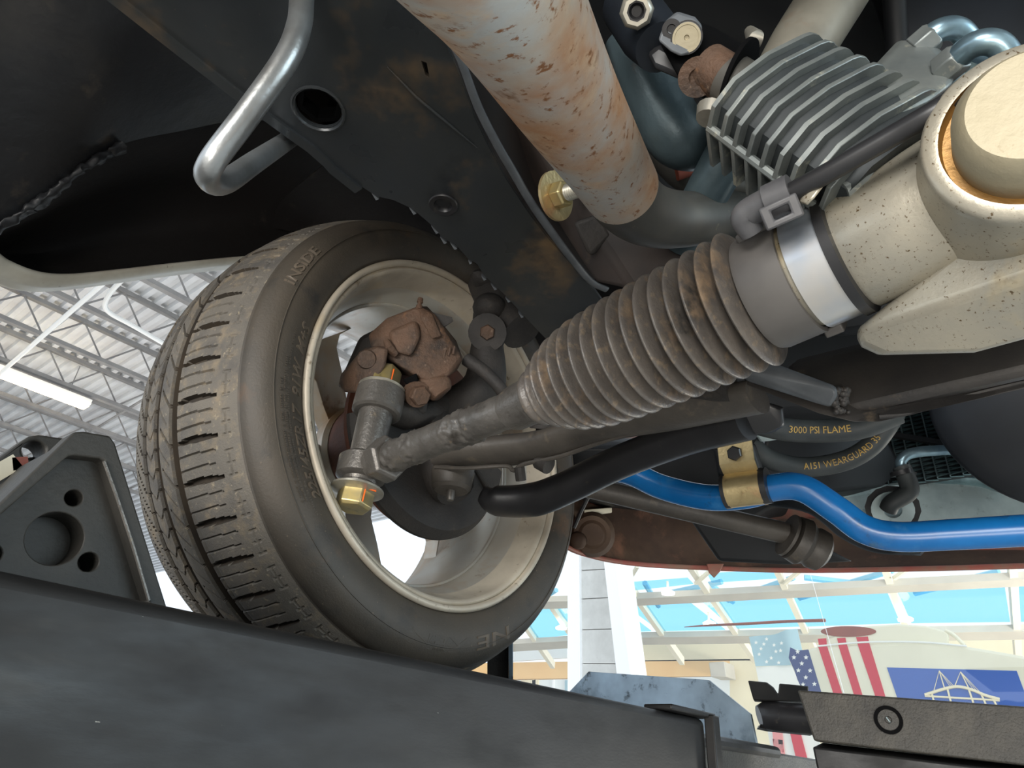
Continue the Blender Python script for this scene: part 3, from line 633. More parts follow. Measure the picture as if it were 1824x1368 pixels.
# ================================================================ EXHAUST
ex = thing('exhaust_pipe', 'large rust-stained exhaust pipe crossing below the frame rail', 'exhaust pipe', A(1000, 180, .45))
m = MB(); pts = P3([(790, -170, .24), (905, 0, .318), (1005, 172, .42), (1075, 285, .515), (1106, 336, .562)]); e = pts[0] * 3 - pts[1] * 2; pts = [e + Vector((-1.1, .05, -.02)), e + Vector((-.35, .02, -.01)), e] + pts; m.tube(cat_rom(pts, 8), [.0348, .0348, .0348, .0345, .0338, .0330, .0318, .0310], 48); m.build('down_pipe', 'exhaust_rust', ex, smooth=60)
m = MB(); m.tube(cat_rom(P3([(1092, 314, .542), (1112, 350, .574), (1145, 378, .605), (1185, 390, .63), (1235, 390, .65), (1290, 384, .68), (1340, 390, .72)]), 8), [.0300, .0298, .0285, .0270, .0255, .0245, .024], 40); m.build('elbow', 'exhaust_grey', ex, smooth=60)
def pipe(name, label, L, r, material, n=8):
    m = MB(); m.tube(cat_rom(P3(L), n), r, 32); o = m.build(name, material, smooth=60); tag(o, label, 'header pipe', 'header pipes'); return o
pipe('header_pipe', 'blue-grey header pipe curving below the universal joint', [(1120, 60, .66), (1150, 130, .66), (1180, 200, .66), (1215, 245, .66), (1270, 245, .68), (1330, 215, .72)], [.024, .028, .030, .030, .028, .027], 'header_coat')
pipe('header_pipe', 'cream coated header pipe standing behind the finned housing', [(1530, -80, .70), (1480, 0, .70), (1430, 80, .68), (1385, 160, .67), (1340, 240, .67)], [.033, .033, .032, .030, .028], 'header_cream')
pipe('header_pipe', 'slim blue-grey header pipe running down beside the finned housing', [(1345, 170, .63), (1310, 250, .63), (1275, 315, .64), (1240, 380, .67), (1215, 430, .70)], [.022, .022, .021, .021, .021], 'header_coat')
pipe('header_pipe', 'thin dark header pipe crossing behind the rusty exhaust pipe', [(1140, 200, .80), (1190, 280, .80), (1240, 320, .80), (1330, 340, .82)], [.02, .02, .02, .02], 'exhaust_grey')
o = MB(); o.tube(P3([(1205, 310, .78), (1250, 295, .78)]), .008, 12); tag(o.build('red_wire_sleeve', 'oval_brown'), 'small dull red sleeve between the header pipes', 'sleeve')
# ================================================================ FRAME RAIL AND BODY
ZR = .50
rail = thing('frame_rail', 'dark painted frame rail with round hole and ragged lower flange', 'frame rail', AZ(600, 200, ZR))
LE = [(-40, -215), (60, -130), (225, 0), (330, 84), (430, 162), (520, 229), (560, 258), (590, 285), (600, 297), (645, 333), (672, 350), (700, 356), (735, 372), (770, 402), (790, 425), (812, 436), (835, 462), (850, 470), (862, 490), (900, 526), (945, 575), (1000, 632)]
RE = [(1150, 640), (1090, 560), (1060, 518), (1012, 466), (972, 420), (936, 372), (900, 318), (870, 262), (846, 212), (820, 140), (800, 92), (772, 30), (730, -60), (690, -200)]
def rz(p): q = AZ(p[0], p[1], ZR); return (q.x, q.y)
LEX = [(-1.0, rz(LE[0])[1])] + [rz(p) for p in LE]; REX = [rz(p) for p in RE] + [(-1.0, rz(RE[-1])[1])]
outer = LEX + REX
def hole(cx, cy, rr, n=20):
    c = rz((cx, cy)); return [(c[0] + rr * math.cos(-2 * math.pi * i / n), c[1] + rr * math.sin(-2 * math.pi * i / n)) for i in range(n)]
slot = [rz(p) for p in ((750, 108), (760, 112), (765, 138), (758, 134))]
hx = rz((567, 194)); H1 = hole(567, 194, .0205); H2 = hole(790, 361, .0115)
m = MB(); m.plate(outer, [H1, H2, slot], Vector((0, 0, CAMZ + ZR)), FW, OUT, .004); m.build('bottom_face', 'rail_paint', rail, smooth=30)
def wall(edge, z0, z1, th, name, material, inward):
    m = MB()
    for p, q in zip(edge, edge[1:]):
        a = Vector((*p, CAMZ + z0)); b = Vector((*q, CAMZ + z0)); h = UP * (z1 - z0); t = inward * th
        m.hexa([a, b, b + t, a + t, a + h, b + h, b + t + h, a + t + h])
    return m.build(name, material, rail, smooth=20)
wall(REX[2:], ZR + .004, ZR + .15, .004, 'inner_wall', 'rail_side', OUT)
wall(LEX[:11], ZR + .004, ZR + .15, .004, 'outer_wall', 'rail_side', -OUT)
wall(LEX[:11], ZR - .003, ZR + .004, .010, 'lower_flange', 'rail_paint', OUT)
m = MB(); m.prism([Vector((*p, CAMZ + ZR + .15)) for p in outer], UP * .004); m.build('top_face', 'rail_side', rail)
m = MB(); c = Vector((*hx, CAMZ + ZR)); m.lathe([(.004, .0205), (.004, .0240), (-.0015, .0240), (-.0020, .0225), (.001, .0205)], c, UP, 28, close=True); m.build('hole_collar', 'rail_paint', rail)
m = MB(); V = []
m.lathe([(.006, .0165), (.006, .0215), (.020, .0215), (.020, .0165)], c, UP, 6, close=True); m.build('captive_nut', 'deep_black', rail, smooth=0)
m = MB(); c = Vector((*rz((790, 361)), CAMZ + ZR)); m.lathe([(.004, .0115), (-.0035, .0150), (-.0045, .0140), (-.0040, .0095), (.0005, .0075), (.0015, .0001)], c, UP, 32); m.build('rubber_plug', 'black_plastic', rail)
m = MB(); m.tube([Vector((*rz(p), CAMZ + ZR - .001)) for p in ((690, 118), (740, 170), (800, 220), (850, 262))], [.0004, .0012, .0012, .0004], 8); m.build('pressed_crease', 'rail_paint', rail)
rng = random.Random(5)
for (px, py) in ((600, 297), (668, 348), (735, 374), (775, 408), (790, 427), (808, 437), (838, 466), (862, 494), (880, 510), (905, 533), (928, 560)):
    c = Vector((*rz((px, py)), CAMZ + ZR)); d = (Vector((*rz((px + 20, py + 20)), CAMZ + ZR)) - c).normalized(); l = rng.uniform(.003, .007)
    m = MB(); m.hexa([c - d * l, c + d * l, c + d * l * .8 + Vector((0, .003, -.001)), c - d * l * .6 + Vector((0, .002, .001)), c - d * l + UP * .003, c + d * l + UP * .003, c + d * l * .7 + Vector((0, .002, .003)), c - d * l * .5 + Vector((0, .002, .003))]); m.build('torn_flange_edge', 'strip_steel', rail, smooth=0)
# bright strip (seam flange) along the inner edge
strip = MB(); E = [(788, 60), (815, 112), (846, 195), (880, 262), (905, 305), (940, 365), (975, 415), (1010, 462), (1046, 505), (1075, 520)]
pts = [AZ(p[0] + 6, p[1] - 4, ZR - .004) for p in E]; strip.tube(cat_rom(pts, 4), [.0030, .0034, .0040, .0042, .0044, .0044, .0046, .0046, .0046, .0046], 10, flat=.55, ref=UP)
strip.build('seam_strip', 'strip_steel', rail, smooth=60)
# grey tie-down loop
lp = MB(); lp.tube(cat_rom(P3([(560, -120, .56), (540, -20, .50), (533, 45, .475), (508, 108, .462), (440, 205, .452), (378, 288, .448), (372, 318, .462), (400, 324, .49), (455, 288, .56), (505, 255, .66), (545, 228, .74)]), 8), .0086, 20)
tag(lp.build('tie_down_loop', 'bare_rod', smooth=70), 'bent bare steel rod loop hanging off the frame rail', 'rod')
# gold stud by the motor mount
gb = thing('mount_stud', 'gold zinc stud with washer and nut beside the exhaust pipe', 'stud', A(995, 350, .64))
GA = (A(1040, 335, .605) - A(985, 352, .63)).normalized(); g0 = A(988, 350, .632)
m = MB(); m.lathe([(0, .008), (0, .023), (.003, .023), (.003, .008)], g0, GA, 32, close=True); m.build('washer', 'zinc_gold', gb)
m = MB(); m.hexbolt(g0 + GA * .003, GA, .0125, .012); m.build('nut', 'zinc_bolt', gb, bevel=.0006)
m = MB(); m.tube([g0 + GA * (.012 + .0012 * i) for i in range(26)], [.0078 if i % 2 else .0068 for i in range(26)], 16); m.build('threaded_stud', 'zinc_silver', gb, smooth=20)
g1 = A(1010, 318, .66); m = MB(); m.lathe([(0, .006), (0, .020), (.003, .020), (.003, .006)], g1, GA, 28, close=True); m.build('washer', 'zinc_gold', gb)
mm = thing('motor_mount', 'rust brown motor mount bracket behind the exhaust pipe', 'bracket', A(1060, 430, .72))
m = MB(); m.hull(P3([(860, 120, .72), (920, 200, .70), (1040, 330, .72), (1100, 420, .72), (1250, 470, .70), (1130, 520, .70), (1060, 505, .72), (930, 300, .74), (900, 150, .85), (1100, 350, .86), (1250, 450, .85)])); m.build('bracket', 'rail_side', mm, bevel=.006)
m = MB(); m.hull(P3([(1020, 395, .69), (1065, 380, .69), (1090, 420, .70), (1050, 460, .70), (1030, 400, .74), (1080, 440, .74)])); m.build('mount_gusset', 'black_grime', mm, bevel=.004)
# ---- wheelhouse and footwell panels
CR = [(-180, 440, .66), (-60, 432, .71), (0, 402, .73), (80, 350, .75), (150, 296, .77), (220, 256, .80), (320, 234, .86), (450, 214, .95), (640, 230, 1.05)]
LIP = [(-180, 395, .68), (-60, 448, .75), (0, 476, .79), (60, 497, .815), (120, 500, .845), (200, 491, .885), (300, 478, .945), (420, 465, 1.03), (560, 455, 1.16)]
LIP[0] = (-180, 470, .70)
fw = MB(); fw.grid([P3([(-260, -250, .54), (-80, -240, .58), (20, -220, .60), (130, -160, .62), (240, -90, .66), (330, -20, .70), (450, 60, .78), (600, 140, .88), (760, 180, 1.0)]), P3([(-220, 100, .60), (-60, 120, .64), (20, 110, .66), (110, 100, .68), (190, 90, .70), (270, 90, .735), (380, 110, .80), (500, 150, .90), (700, 200, 1.02)]), P3(CR)], UP * .005, 5)
tag(fw.build('footwell_panel', 'footwell', smooth=60), 'dark grey underbody panel in the upper left corner', 'body panel')
from mathutils import noise as mnoise
sm = MB(); path = cat_rom(P3([(p[0], p[1] + 4, p[2] - .004) for p in CR[1:6]]), 16)
sm.tube(path, [.0065 + .0035 * mnoise.noise(p * 60) for p in path], 14, flat=.6)
sm.v = [q + Vector((mnoise.noise(q * 140), mnoise.noise(q * 140 + UP), mnoise.noise(q * 140 + FW))) * .004 for q in sm.v]
tag(sm.build('seam_sealer', 'footwell', smooth=60), 'cracked black seam sealer bead along the underbody panel', 'sealer')
lip = P3(LIP)
def wrow(f, bulge): return P3([(c[0] + (l[0] - c[0]) * f, c[1] + (l[1] - c[1]) * f, c[2] + (l[2] - c[2]) * f + bulge) for c, l in zip(CR, LIP)])
wl = MB(); wl.grid([wrow(-.03, .004), wrow(.15, .03), wrow(.4, .08), wrow(.7, .09), wrow(.92, .03), wrow(1.0, .002)], UP * .003, 4)
fen = thing('fender', 'dark inner fender with pale painted lip around the wheel opening', 'fender', lip[4])
wl.build('liner', 'liner', fen, smooth=60)
fl = MB(); path = cat_rom(lip, 6); fl.tube(path, [.017, .016, .014, .012, .010, .009, .009], 14, flat=.5, ref=UP); fl.build('painted_lip', 'lip_paint', fen, smooth=70)
fo = MB(); fo.grid([lip, [p + OUT * .06 + UP * .010 for p in lip], [p + OUT * .15 + UP * .10 for p in lip], [p + OUT * .16 + UP * .32 for p in lip]], OUT * .002, 3); fo.build('outer_skin', 'lip_paint', fen, smooth=60)
# wheel arch above and ahead of the tire
ar = MB(); V = []
for k in range(25):
    d = 62 + 88 * k / 24; V.append([WC + OUT * a + (-FW * math.cos(math.radians(d)) + UP * math.sin(math.radians(d))) * r for (a, r) in ((-.13, .46), (0, .45), (.12, .44), (.24, .43), (.27, .40))])
ar.grid(V[::3], UP * .003, 3); ar.build('arch_liner', 'liner', fen, smooth=60)
# ---- floor pan, bulkhead and engine bay: what closes the car off above
body = thing('car_body', 'dark engine bay and underbody closing off the car overhead', 'car body', R(.2, 0, .6))
m = MB(); m.abox(-1.9, -.03, -.95, .20, .62, .64); m.build('floor_pan', 'engine_dark', body)
m = MB(); m.abox(-.25, 1.35, -.95, .95, 1.02, 1.04); m.build('hood', 'engine_dark', body)
m = MB(); m.abox(-.02, .0, -.95, .5, .665, 1.0); m.build('bulkhead', 'engine_dark', body)
m = MB(); m.abox(.02, .9, .37, .385, .70, 1.0); m.build('apron', 'engine_dark', body)
m = MB(); m.hull(P3([(1570, -60, .80), (1900, -60, .74), (1900, 160, .70), (1600, 140, .78), (1570, -60, 1.1), (1900, -60, 1.05), (1900, 160, 1.0), (1600, 140, 1.1)])); m.build('engine_block', 'engine_blue', body, bevel=.01)
m = MB(); m.hull(P3([(1270, 600, .92), (1280, 720, .92), (1330, 560, .92), (1700, 540, .92), (1700, 715, .92), (1560, 748, .94), (1400, 765, .94), (1330, 740, .92), (1330, 560, 1.02), (1700, 540, 1.0), (1680, 715, 1.0), (1400, 765, 1.02)])); m.build('lower_cradle', 'engine_dark', body, bevel=.008)
m = MB(); m.abox(.70, .98, -.6, .0, .55, 1.0); m.build('engine_front', 'engine_dark', body, bevel=.01)
m = MB(); m.tube(P3([(1590, -60, .77), (1595, 40, .77), (1600, 110, .77)]), .012, 12); m.build('block_flange', 'engine_dark', body)
m = MB(); m.hull(P3([(1330, 420, .78), (1600, 330, .74), (1780, 300, .70), (1780, 560, .70), (1500, 600, .72), (1330, 500, .78), (1400, 400, 1.0), (1780, 300, .95), (1780, 520, .95), (1400, 600, 1.0)])); m.build('oil_pan', 'engine_dark', body, bevel=.01)
# ================================================================ CROSSMEMBER, ARMS, BARS
cm = thing('crossmember', 'dark steel front crossmember passing under the steering rack', 'crossmember', A(1560, 720, .55))
m = MB(); m.hull(P3([(1400, 655, .62), (1520, 625, .58), (1900, 560, .52), (1920, 652, .50), (1824, 668, .51), (1560, 738, .545), (1500, 735, .55), (1410, 690, .58), (1420, 640, .70), (1900, 560, .64), (1900, 640, .62), (1520, 720, .66)]) + [q + Vector((0, -.5, 0)) for q in P3([(1900, 560, .52), (1920, 652, .50), (1900, 560, .64), (1900, 640, .62)])]); m.build('member', 'member_paint', cm, bevel=.006)
m = MB(); m.prism(P3([(1410, 694, .575), (1500, 728, .548), (1560, 735, .545), (1824, 668, .51), (1930, 640, .50), (1930, 668, .50), (1824, 692, .505), (1570, 752, .535), (1520, 752, .538), (1460, 738, .552), (1330, 686, .59), (1320, 668, .60)]), UP * .006); m.build('lower_flange', 'member_paint', cm, bevel=.0015)
m = MB(); m.hull(P3([(1310, 655, .575), (1360, 640, .57), (1490, 688, .53), (1492, 705, .53), (1480, 728, .54), (1330, 680, .59), (1330, 650, .64), (1490, 690, .60)])); m.build('mount_bracket', 'strip_steel', cm, bevel=.003)
m = MB(); rr = random.Random(9)
for k in range(40): m.ball(A(1487 + rr.uniform(-4, 24), 700 + rr.uniform(-6, 34), .540), rr.uniform(.0015, .004), 8, 6)
o = m.build('weld_lumps', 'member_paint', cm, smooth=80); o['kind'] = 'stuff'
m = MB(); m.tube(cat_rom(P3([(1565, 742, .535), (1620, 735, .530), (1720, 705, .520), (1824, 680, .507), (1900, 662, .50)]), 4), .0022, 8); m.build('edge_bead', 'member_paint', cm)
la = thing('control_arm', 'pressed steel control arm reaching from the wheel hub, upper one', 'control arm', A(1000, 790, .72))
m = MB(); m.tube(cat_rom(P3([(775, 822, .83), (830, 806, .81), (905, 802, .79), (980, 790, .76), (1080, 757, .71), (1200, 735, .66), (1350, 706, .60)]), 6), [.010, .024, .026, .024, .024, .024, .022], 20, flat=.62, ref=UP); m.build('arm', 'arm_paint', la, smooth=70)
m = MB(); m.tube(cat_rom(P3([(775, 832, .825), (830, 834, .800), (900, 830, .785), (915, 838, .778), (935, 826, .77), (1000, 812, .745), (1100, 778, .70), (1220, 752, .65), (1340, 718, .60)]), 6), .0026, 8); m.build('rolled_edge', 'arm_paint', la)
m = MB(); m.tube(P3([(960, 820, .77), (978, 830, .76)]), .010, 12); m.build('bump_tab', 'black_grime', la); m = MB(); m.tube(P3([(1182, 700, .66), (1300, 690, .60)]), [.010, .013], 12); m.build('bump_tab', 'black_grime', la)
m = MB(); m.tube(P3([(925, 832, .775), (928, 856, .775)]), .006, 10); m.build('arm_pin', 'black_grime', la)
lb = thing('control_arm', 'dark tubular control arm angling below the upper arm', 'control arm', A(1050, 850, .78))
m = MB(); m.tube(cat_rom(P3([(858, 880, .87), (885, 892, .865), (950, 890, .85), (1010, 868, .82), (1100, 825, .765), (1220, 780, .70), (1330, 752, .65)]), 6), [.012, .022, .024, .022, .021, .0205, .020], 24, flat=.85, ref=UP); m.build('arm', 'black_plastic', lb, smooth=70)
m = MB(); m.hull(P3([(1290, 735, .66), (1370, 716, .64), (1396, 725, .64), (1398, 758, .64), (1370, 772, .65), (1280, 778, .67), (1300, 740, .72), (1390, 730, .70), (1380, 770, .70)])); m.build('bushing_sleeve', 'black_plastic', lb, bevel=.008, bseg=3)
m = MB(); m.tube(P3([(990, 888, .83), (992, 902, .83)]), [.006, .004], 10); m.build('lower_lug', 'black_plastic', lb)
# link bolt between arms at the boot
lk = thing('link_bolt', 'grimy link bolt with bushings beside the small end of the boot', 'bolt', A(975, 760, .80))
m = MB(); m.tube(P3([(972, 700, .82), (974, 735, .81), (974, 760, .80), (973, 775, .80)]), [.010, .011, .012, .014], 16); m.build('shank', 'arm_paint', lk)
m = MB(); m.tube(P3([(940, 735, .80), (952, 742, .80), (962, 748, .80)]), [.005, .008, .006], 12); m.tube(P3([(972, 755, .80), (972, 762, .80)]), .019, 20); m.build('nut', 'black_grime', lk)
m = MB(); m.hull(P3([(1000, 738, .80), (1060, 725, .78), (1070, 745, .78), (1040, 760, .78), (1010, 750, .80), (1010, 740, .85), (1065, 735, .84)])); m.build('spring_perch', 'engine_dark', lk, bevel=.003)
# blue sway bar
sb = thing('sway_bar', 'bright blue anti-roll bar bending across in front of the radiator', 'sway bar', A(1560, 940, .72))
m = MB(); m.tube(cat_rom(P3([(1060, 832, .90), (1120, 842, .87), (1180, 868, .845), (1260, 886, .81), (1330, 882, .78), (1380, 868, .765), (1430, 870, .75), (1490, 908, .735), (1540, 943, .72), (1600, 956, .705), (1700, 952, .685), (1824, 945, .66), (1950, 938, .635)]) + [A(1950, 938, .635) + Vector((0, -.35, 0)), A(1950, 938, .635) + Vector((0, -.8, 0))], 8), .0153, 28); m.build('bar', 'blue_bar', sb, smooth=70)
bk = thing('sway_bar_bracket', 'gold zinc bracket clamping the blue anti-roll bar', 'bracket', A(1325, 870, .76))
bc = A(1328, 870, .775); bd = (A(1375, 872, .765) - A(1270, 886, .80)).normalized(); bn = (CAM - bc); bn = (bn - bd * bn.dot(bd)).normalized(); bu = bd.cross(bn)
if bu.z < 0: bu = -bu
m = MB(); prof = [(.052, .010), (.030, .016)] + [(.020 * math.cos(a), .020 * math.sin(a) + .001) for a in [math.radians(20 + 14 * i) for i in range(13)]] + [(-.021, -.008)]
inn = [(x - .003 * (1 if x > 0 else -1) if False else x * .9, y - .003) for (x, y) in prof]
V = []
for s_ in (-.0195, .0195):
    for (x, y) in prof: V.append(bc + bd * s_ + bu * x + bn * y)
    for (x, y) in prof: V.append(bc + bd * s_ + bu * (x * .93 if abs(x) < .025 else x) + bn * (y - .0028))
n = len(prof); F = []
for i in range(n - 1):
    F += [(i, i + 1, 2 * n + i + 1, 2 * n + i), (n + i + 1, n + i, 3 * n + i, 3 * n + i + 1), (i + 1, i, n + i, n + i + 1), (2 * n + i, 2 * n + i + 1, 3 * n + i + 1, 3 * n + i)]
F += [(0, 2 * n, 3 * n, n), (n - 1, 2 * n - 1, 4 * n - 1, 3 * n - 1)]
m.add(V, F); m.build('saddle', 'zinc_gold', bk, smooth=50)
m = MB(); m.tube([bc - bd * .024, bc - bd * .0185], .0205, 28); m.build('bushing', 'black_plastic', bk); m = MB(); m.tube([bc + bd * .0185, bc + bd * .026], .0205, 28); m.build('bushing', 'black_plastic', bk)
m = MB(); q = bc + bu * .040 + bn * .0125; m.hexbolt(q, bn, .0085, .008); m.build('bracket_bolt', 'black_plastic', bk)
m = MB(); m.hull(P3([(1270, 800, .80), (1340, 790, .78), (1365, 870, .79), (1285, 885, .81), (1270, 795, .90), (1350, 790, .90), (1370, 870, .90)])); m.build('frame_horn', 'engine_dark', bk, bevel=.004)
# strut rod
sr = thing('strut_rod', 'long black strut rod ending in rubber bushings near the bumper', 'strut rod', A(1250, 910, .95))
m = MB(); m.tube(P3([(1040, 868, .96), (1100, 880, .96), (1400, 950, .94)]), [.015, .0165, .0165], 20, flat=.9); m.build('rod', 'arm_paint', sr)
SD = (A(1470, 985, .935) - A(1400, 950, .94)).normalized(); s0 = A(1398, 950, .94)
m = MB(); m.lathe([(0, .015), (.003, .030), (.007, .030), (.008, .022), (.014, .022)], s0, SD, 32); m.build('cup_washer', 'arm_paint', sr)
m = MB(); m.lathe([(.010, .020), (.012, .031), (.026, .033), (.034, .027), (.038, .027), (.042, .029), (.054, .028), (.060, .020), (.060, .001)], s0, SD, 32); m.build('bushing', 'arm_paint', sr)
m = MB(); m.hull(P3([(1225, 920, 1.05), (1300, 930, 1.03), (1440, 960, 1.0), (1520, 1000, 1.0), (1400, 1006, 1.02), (1280, 1000, 1.05), (1240, 930, 1.2), (1500, 1000, 1.15), (1290, 1000, 1.2)])); m.build('rod_mount', 'engine_dark', sr, bevel=.006)
# ---- front bumper cover seen from behind
bp = thing('bumper_cover', 'dirty brown front bumper cover with worn red lower edge', 'bumper', A(1300, 1000, 1.25))
low = P3([(930, 900, 1.16), (1000, 968, 1.22), (1060, 992, 1.28), (1130, 1004, 1.33), (1220, 1010, 1.36), (1400, 1016, 1.33), (1600, 1014, 1.25), (1824, 1008, 1.13), (1980, 1002, 1.05)])
upp = P3([(930, 820, 1.20), (1000, 872, 1.27), (1060, 900, 1.33), (1130, 905, 1.39), (1220, 925, 1.42), (1400, 925, 1.41), (1600, 915, 1.36), (1824, 905, 1.25), (1980, 900, 1.17)])
low += [low[-1] + Vector((.02, -.45, 0)), low[-1] + Vector((-.12, -.85, 0))]; upp += [upp[-1] + Vector((.02, -.45, 0)), upp[-1] + Vector((-.12, -.85, 0))]
m = MB(); m.grid([upp, [(a + b) / 2 + FW * .02 for a, b in zip(upp, low)], low], FW * .004, 6); m.build('inner_skin', 'valance_dirt', bp, smooth=60)
m = MB(); m.tube(cat_rom([q + UP * .000 for q in low], 6), .0048, 10); m.build('lower_edge', 'valance_red', bp)
m = MB(); m.grid([[q + FW * .006 for q in low], [q + FW * .05 + UP * .05 for q in low], [q + FW * .07 + UP * .3 for q in low]], FW * .003, 4); m.build('outer_skin', 'valance_red', bp, smooth=60)
m = MB(); m.hull(P3([(1000, 800, 1.22), (1120, 790, 1.24), (1330, 800, 1.2), (1420, 880, 1.2), (1330, 930, 1.25), (1100, 905, 1.3), (1010, 880, 1.24), (1000, 780, 1.4), (1400, 780, 1.4), (1400, 920, 1.4), (1050, 900, 1.4)])); m.build('bumper_beam', 'engine_dark', bp, bevel=.008)
m = MB(); c0 = A(1055, 952, 1.25); m.lathe([(-.02, .042), (.004, .034), (.004, .026), (.010, .020), (.010, .0001)], c0, CAM - c0, 24); m.build('fog_lamp_back', 'valance_dirt', bp)
m = MB(); m.ball(A(1030, 963, 1.24), .016, 12, 8); m.build('mud_clump', 'valance_dirt', bp)
m = MB(); m.hull(P3([(1040, 908, 1.28), (1090, 904, 1.30), (1090, 914, 1.30), (1042, 920, 1.28), (1040, 908, 1.33), (1090, 904, 1.35)])); m.build('support_block', 'cream_body', bp, bevel=.002)
m = MB(); m.hull(P3([(1258, 1004, 1.34), (1290, 1004, 1.34), (1283, 1018, 1.33), (1272, 1030, 1.33), (1262, 1020, 1.33), (1262, 1006, 1.37), (1285, 1006, 1.37), (1272, 1026, 1.36)])); m.build('torn_corner', 'valance_red', bp, bevel=.002)
m = MB(); m.tube(P3([(1022, 940, 1.2), (1035, 910, 1.2), (1050, 880, 1.2)]), .004, 8); m.build('wire_stay', 'black_plastic', bp)
# ---- radiator, supports, hoses
rad = thing('radiator', 'radiator core with fine fins and vertical tubes behind a silver support', 'radiator', A(1650, 800, 1.05))
ru = (A(1740, 800, 1.02) - A(1560, 812, 1.10)); ru = Vector((ru.x, ru.y, 0)).normalized(); rn = Vector((-ru.y, ru.x, 0)); 
if rn.dot(CAM - A(1650, 800, 1.05)) < 0: rn = -rn
rc = A(1650, 800, 1.06); rlean = (UP + rn * -.25).normalized()
m = MB(); m.box(rc + ru * .06 + rlean * .115 - rn * .012, ru, rlean, rn, .36, .34, .012); m.build('core_back', 'rad_core', rad)
for k in range(21):
    x = -.11 + .0165 * k; m = MB(); m.box(rc + ru * x + rlean * .115, ru, rlean, rn, .0016, .34, .008); m.build('coolant_tube', 'rad_tube', rad, smooth=0)
m = MB()
for k in range(20):
    x = -.11 + .0165 * k
    for j in range(84):
        y = -.055 + .004 * j; a = rc + ru * x + rlean * y; b = rc + ru * (x + .0165) + rlean * (y + (.0025 if j % 2 else -.0025))
        m.bar(a - rn * .004, b - rn * .004, .003, .0005, ref=rlean)
o = m.build('fin_pack', 'rad_fin', rad, smooth=0); o['kind'] = 'stuff'
m = MB(); m.box(rc + rlean * .012 + rn * .012, (A(1720, 775, 1) - A(1600, 755, 1.04)).normalized(), rlean, rn, .34, .010, .010); m.build('cross_strap', 'black_plastic', rad)
cs = thing('core_support', 'silver pressed core support panel below the radiator', 'core support', A(1650, 900, 1.0))
m = MB(); m.prism(P3([(1430, 890, 1.08), (1600, 860, 1.065), (1700, 846, 1.045), (1900, 876, .985), (1900, 960, .96), (1600, 960, 1.02), (1500, 930, 1.06)]), -UP * .006); m.build('panel', 'core_silver', cs, bevel=.002)
m = MB(); m.tube(cat_rom(P3([(1600, 850, 1.07), (1660, 853, 1.05), (1740, 858, 1.03), (1790, 872, 1.0)]), 5), [.010, .012, .012, .010], 12, flat=.6); m.build('lower_rail', 'rad_fin', cs)
m = MB(); m.tube(P3([(1500, 880, 1.07), (1600, 866, 1.055)]), .006, 8); m.build('edge_fold', 'core_silver', cs)
m = MB(); m.hull(P3([(1340, 850, .98), (1400, 800, 1.0), (1560, 800, 1.06), (1620, 860, 1.07), (1500, 885, 1.06), (1380, 890, 1.0), (1380, 735, 1.0), (1555, 735, 1.08), (1400, 735, 1.2), (1600, 800, 1.2), (1500, 885, 1.2)])); m.build('lower_box', 'engine_dark', cs, bevel=.006)
m = MB(); m.grid([P3([(1360, 900, .86), (1440, 915, .86), (1500, 960, .86), (1560, 985, .86), (1640, 990, .86)]), P3([(1350, 880, .95), (1440, 890, .96), (1520, 930, .96), (1580, 960, .96), (1660, 970, .96)])], UP * .003, 6); m.build('splash_flap', 'engine_dark', cs, smooth=60)
dr = thing('drain_pipe', 'radiator drain hose with pale steel pipe and sealing ring', 'drain hose', A(1600, 890, .98))
m = MB(); m.tube(cat_rom(P3([(1730, 800, .97), (1660, 803, .975), (1622, 808, .98), (1606, 820, .98), (1606, 838, .98)]), 6), .0075, 16); m.build('steel_pipe', 'line_steel', dr, smooth=60)
m = MB(); m.tube(cat_rom(P3([(1606, 832, .975), (1618, 860, .965), (1618, 878, .96), (1590, 895, .965), (1582, 908, .97)]), 6), [.012, .0125, .012, .012, .012], 18); m.build('rubber_hose', 'hose_rubber', dr, smooth=60)
m = MB(); m.tube(P3([(1604, 838, .973), (1607, 846, .971)]), .0148, 20); m.hull(P3([(1622, 838, .965), (1634, 842, .965), (1630, 850, .965), (1620, 848, .965), (1625, 842, .98)])); m.build('hose_clamp', 'black_plastic', dr)
c0 = A(1590, 907, .985); m = MB(); m.lathe([(-.004, .012), (-.004, .026), (.003, .028), (.004, .018), (.004, .012)], c0, CAM - c0 + Vector((0, 0, -.6)), 24, close=True); m.build('sealing_ring', 'core_silver', dr)
m = MB(); m.lathe([(-.006, .026), (-.006, .034), (-.001, .036), (-.001, .026)], c0, CAM - c0 + Vector((0, 0, -.6)), 14, close=True); m.build('torn_grommet', 'black_plastic', dr)
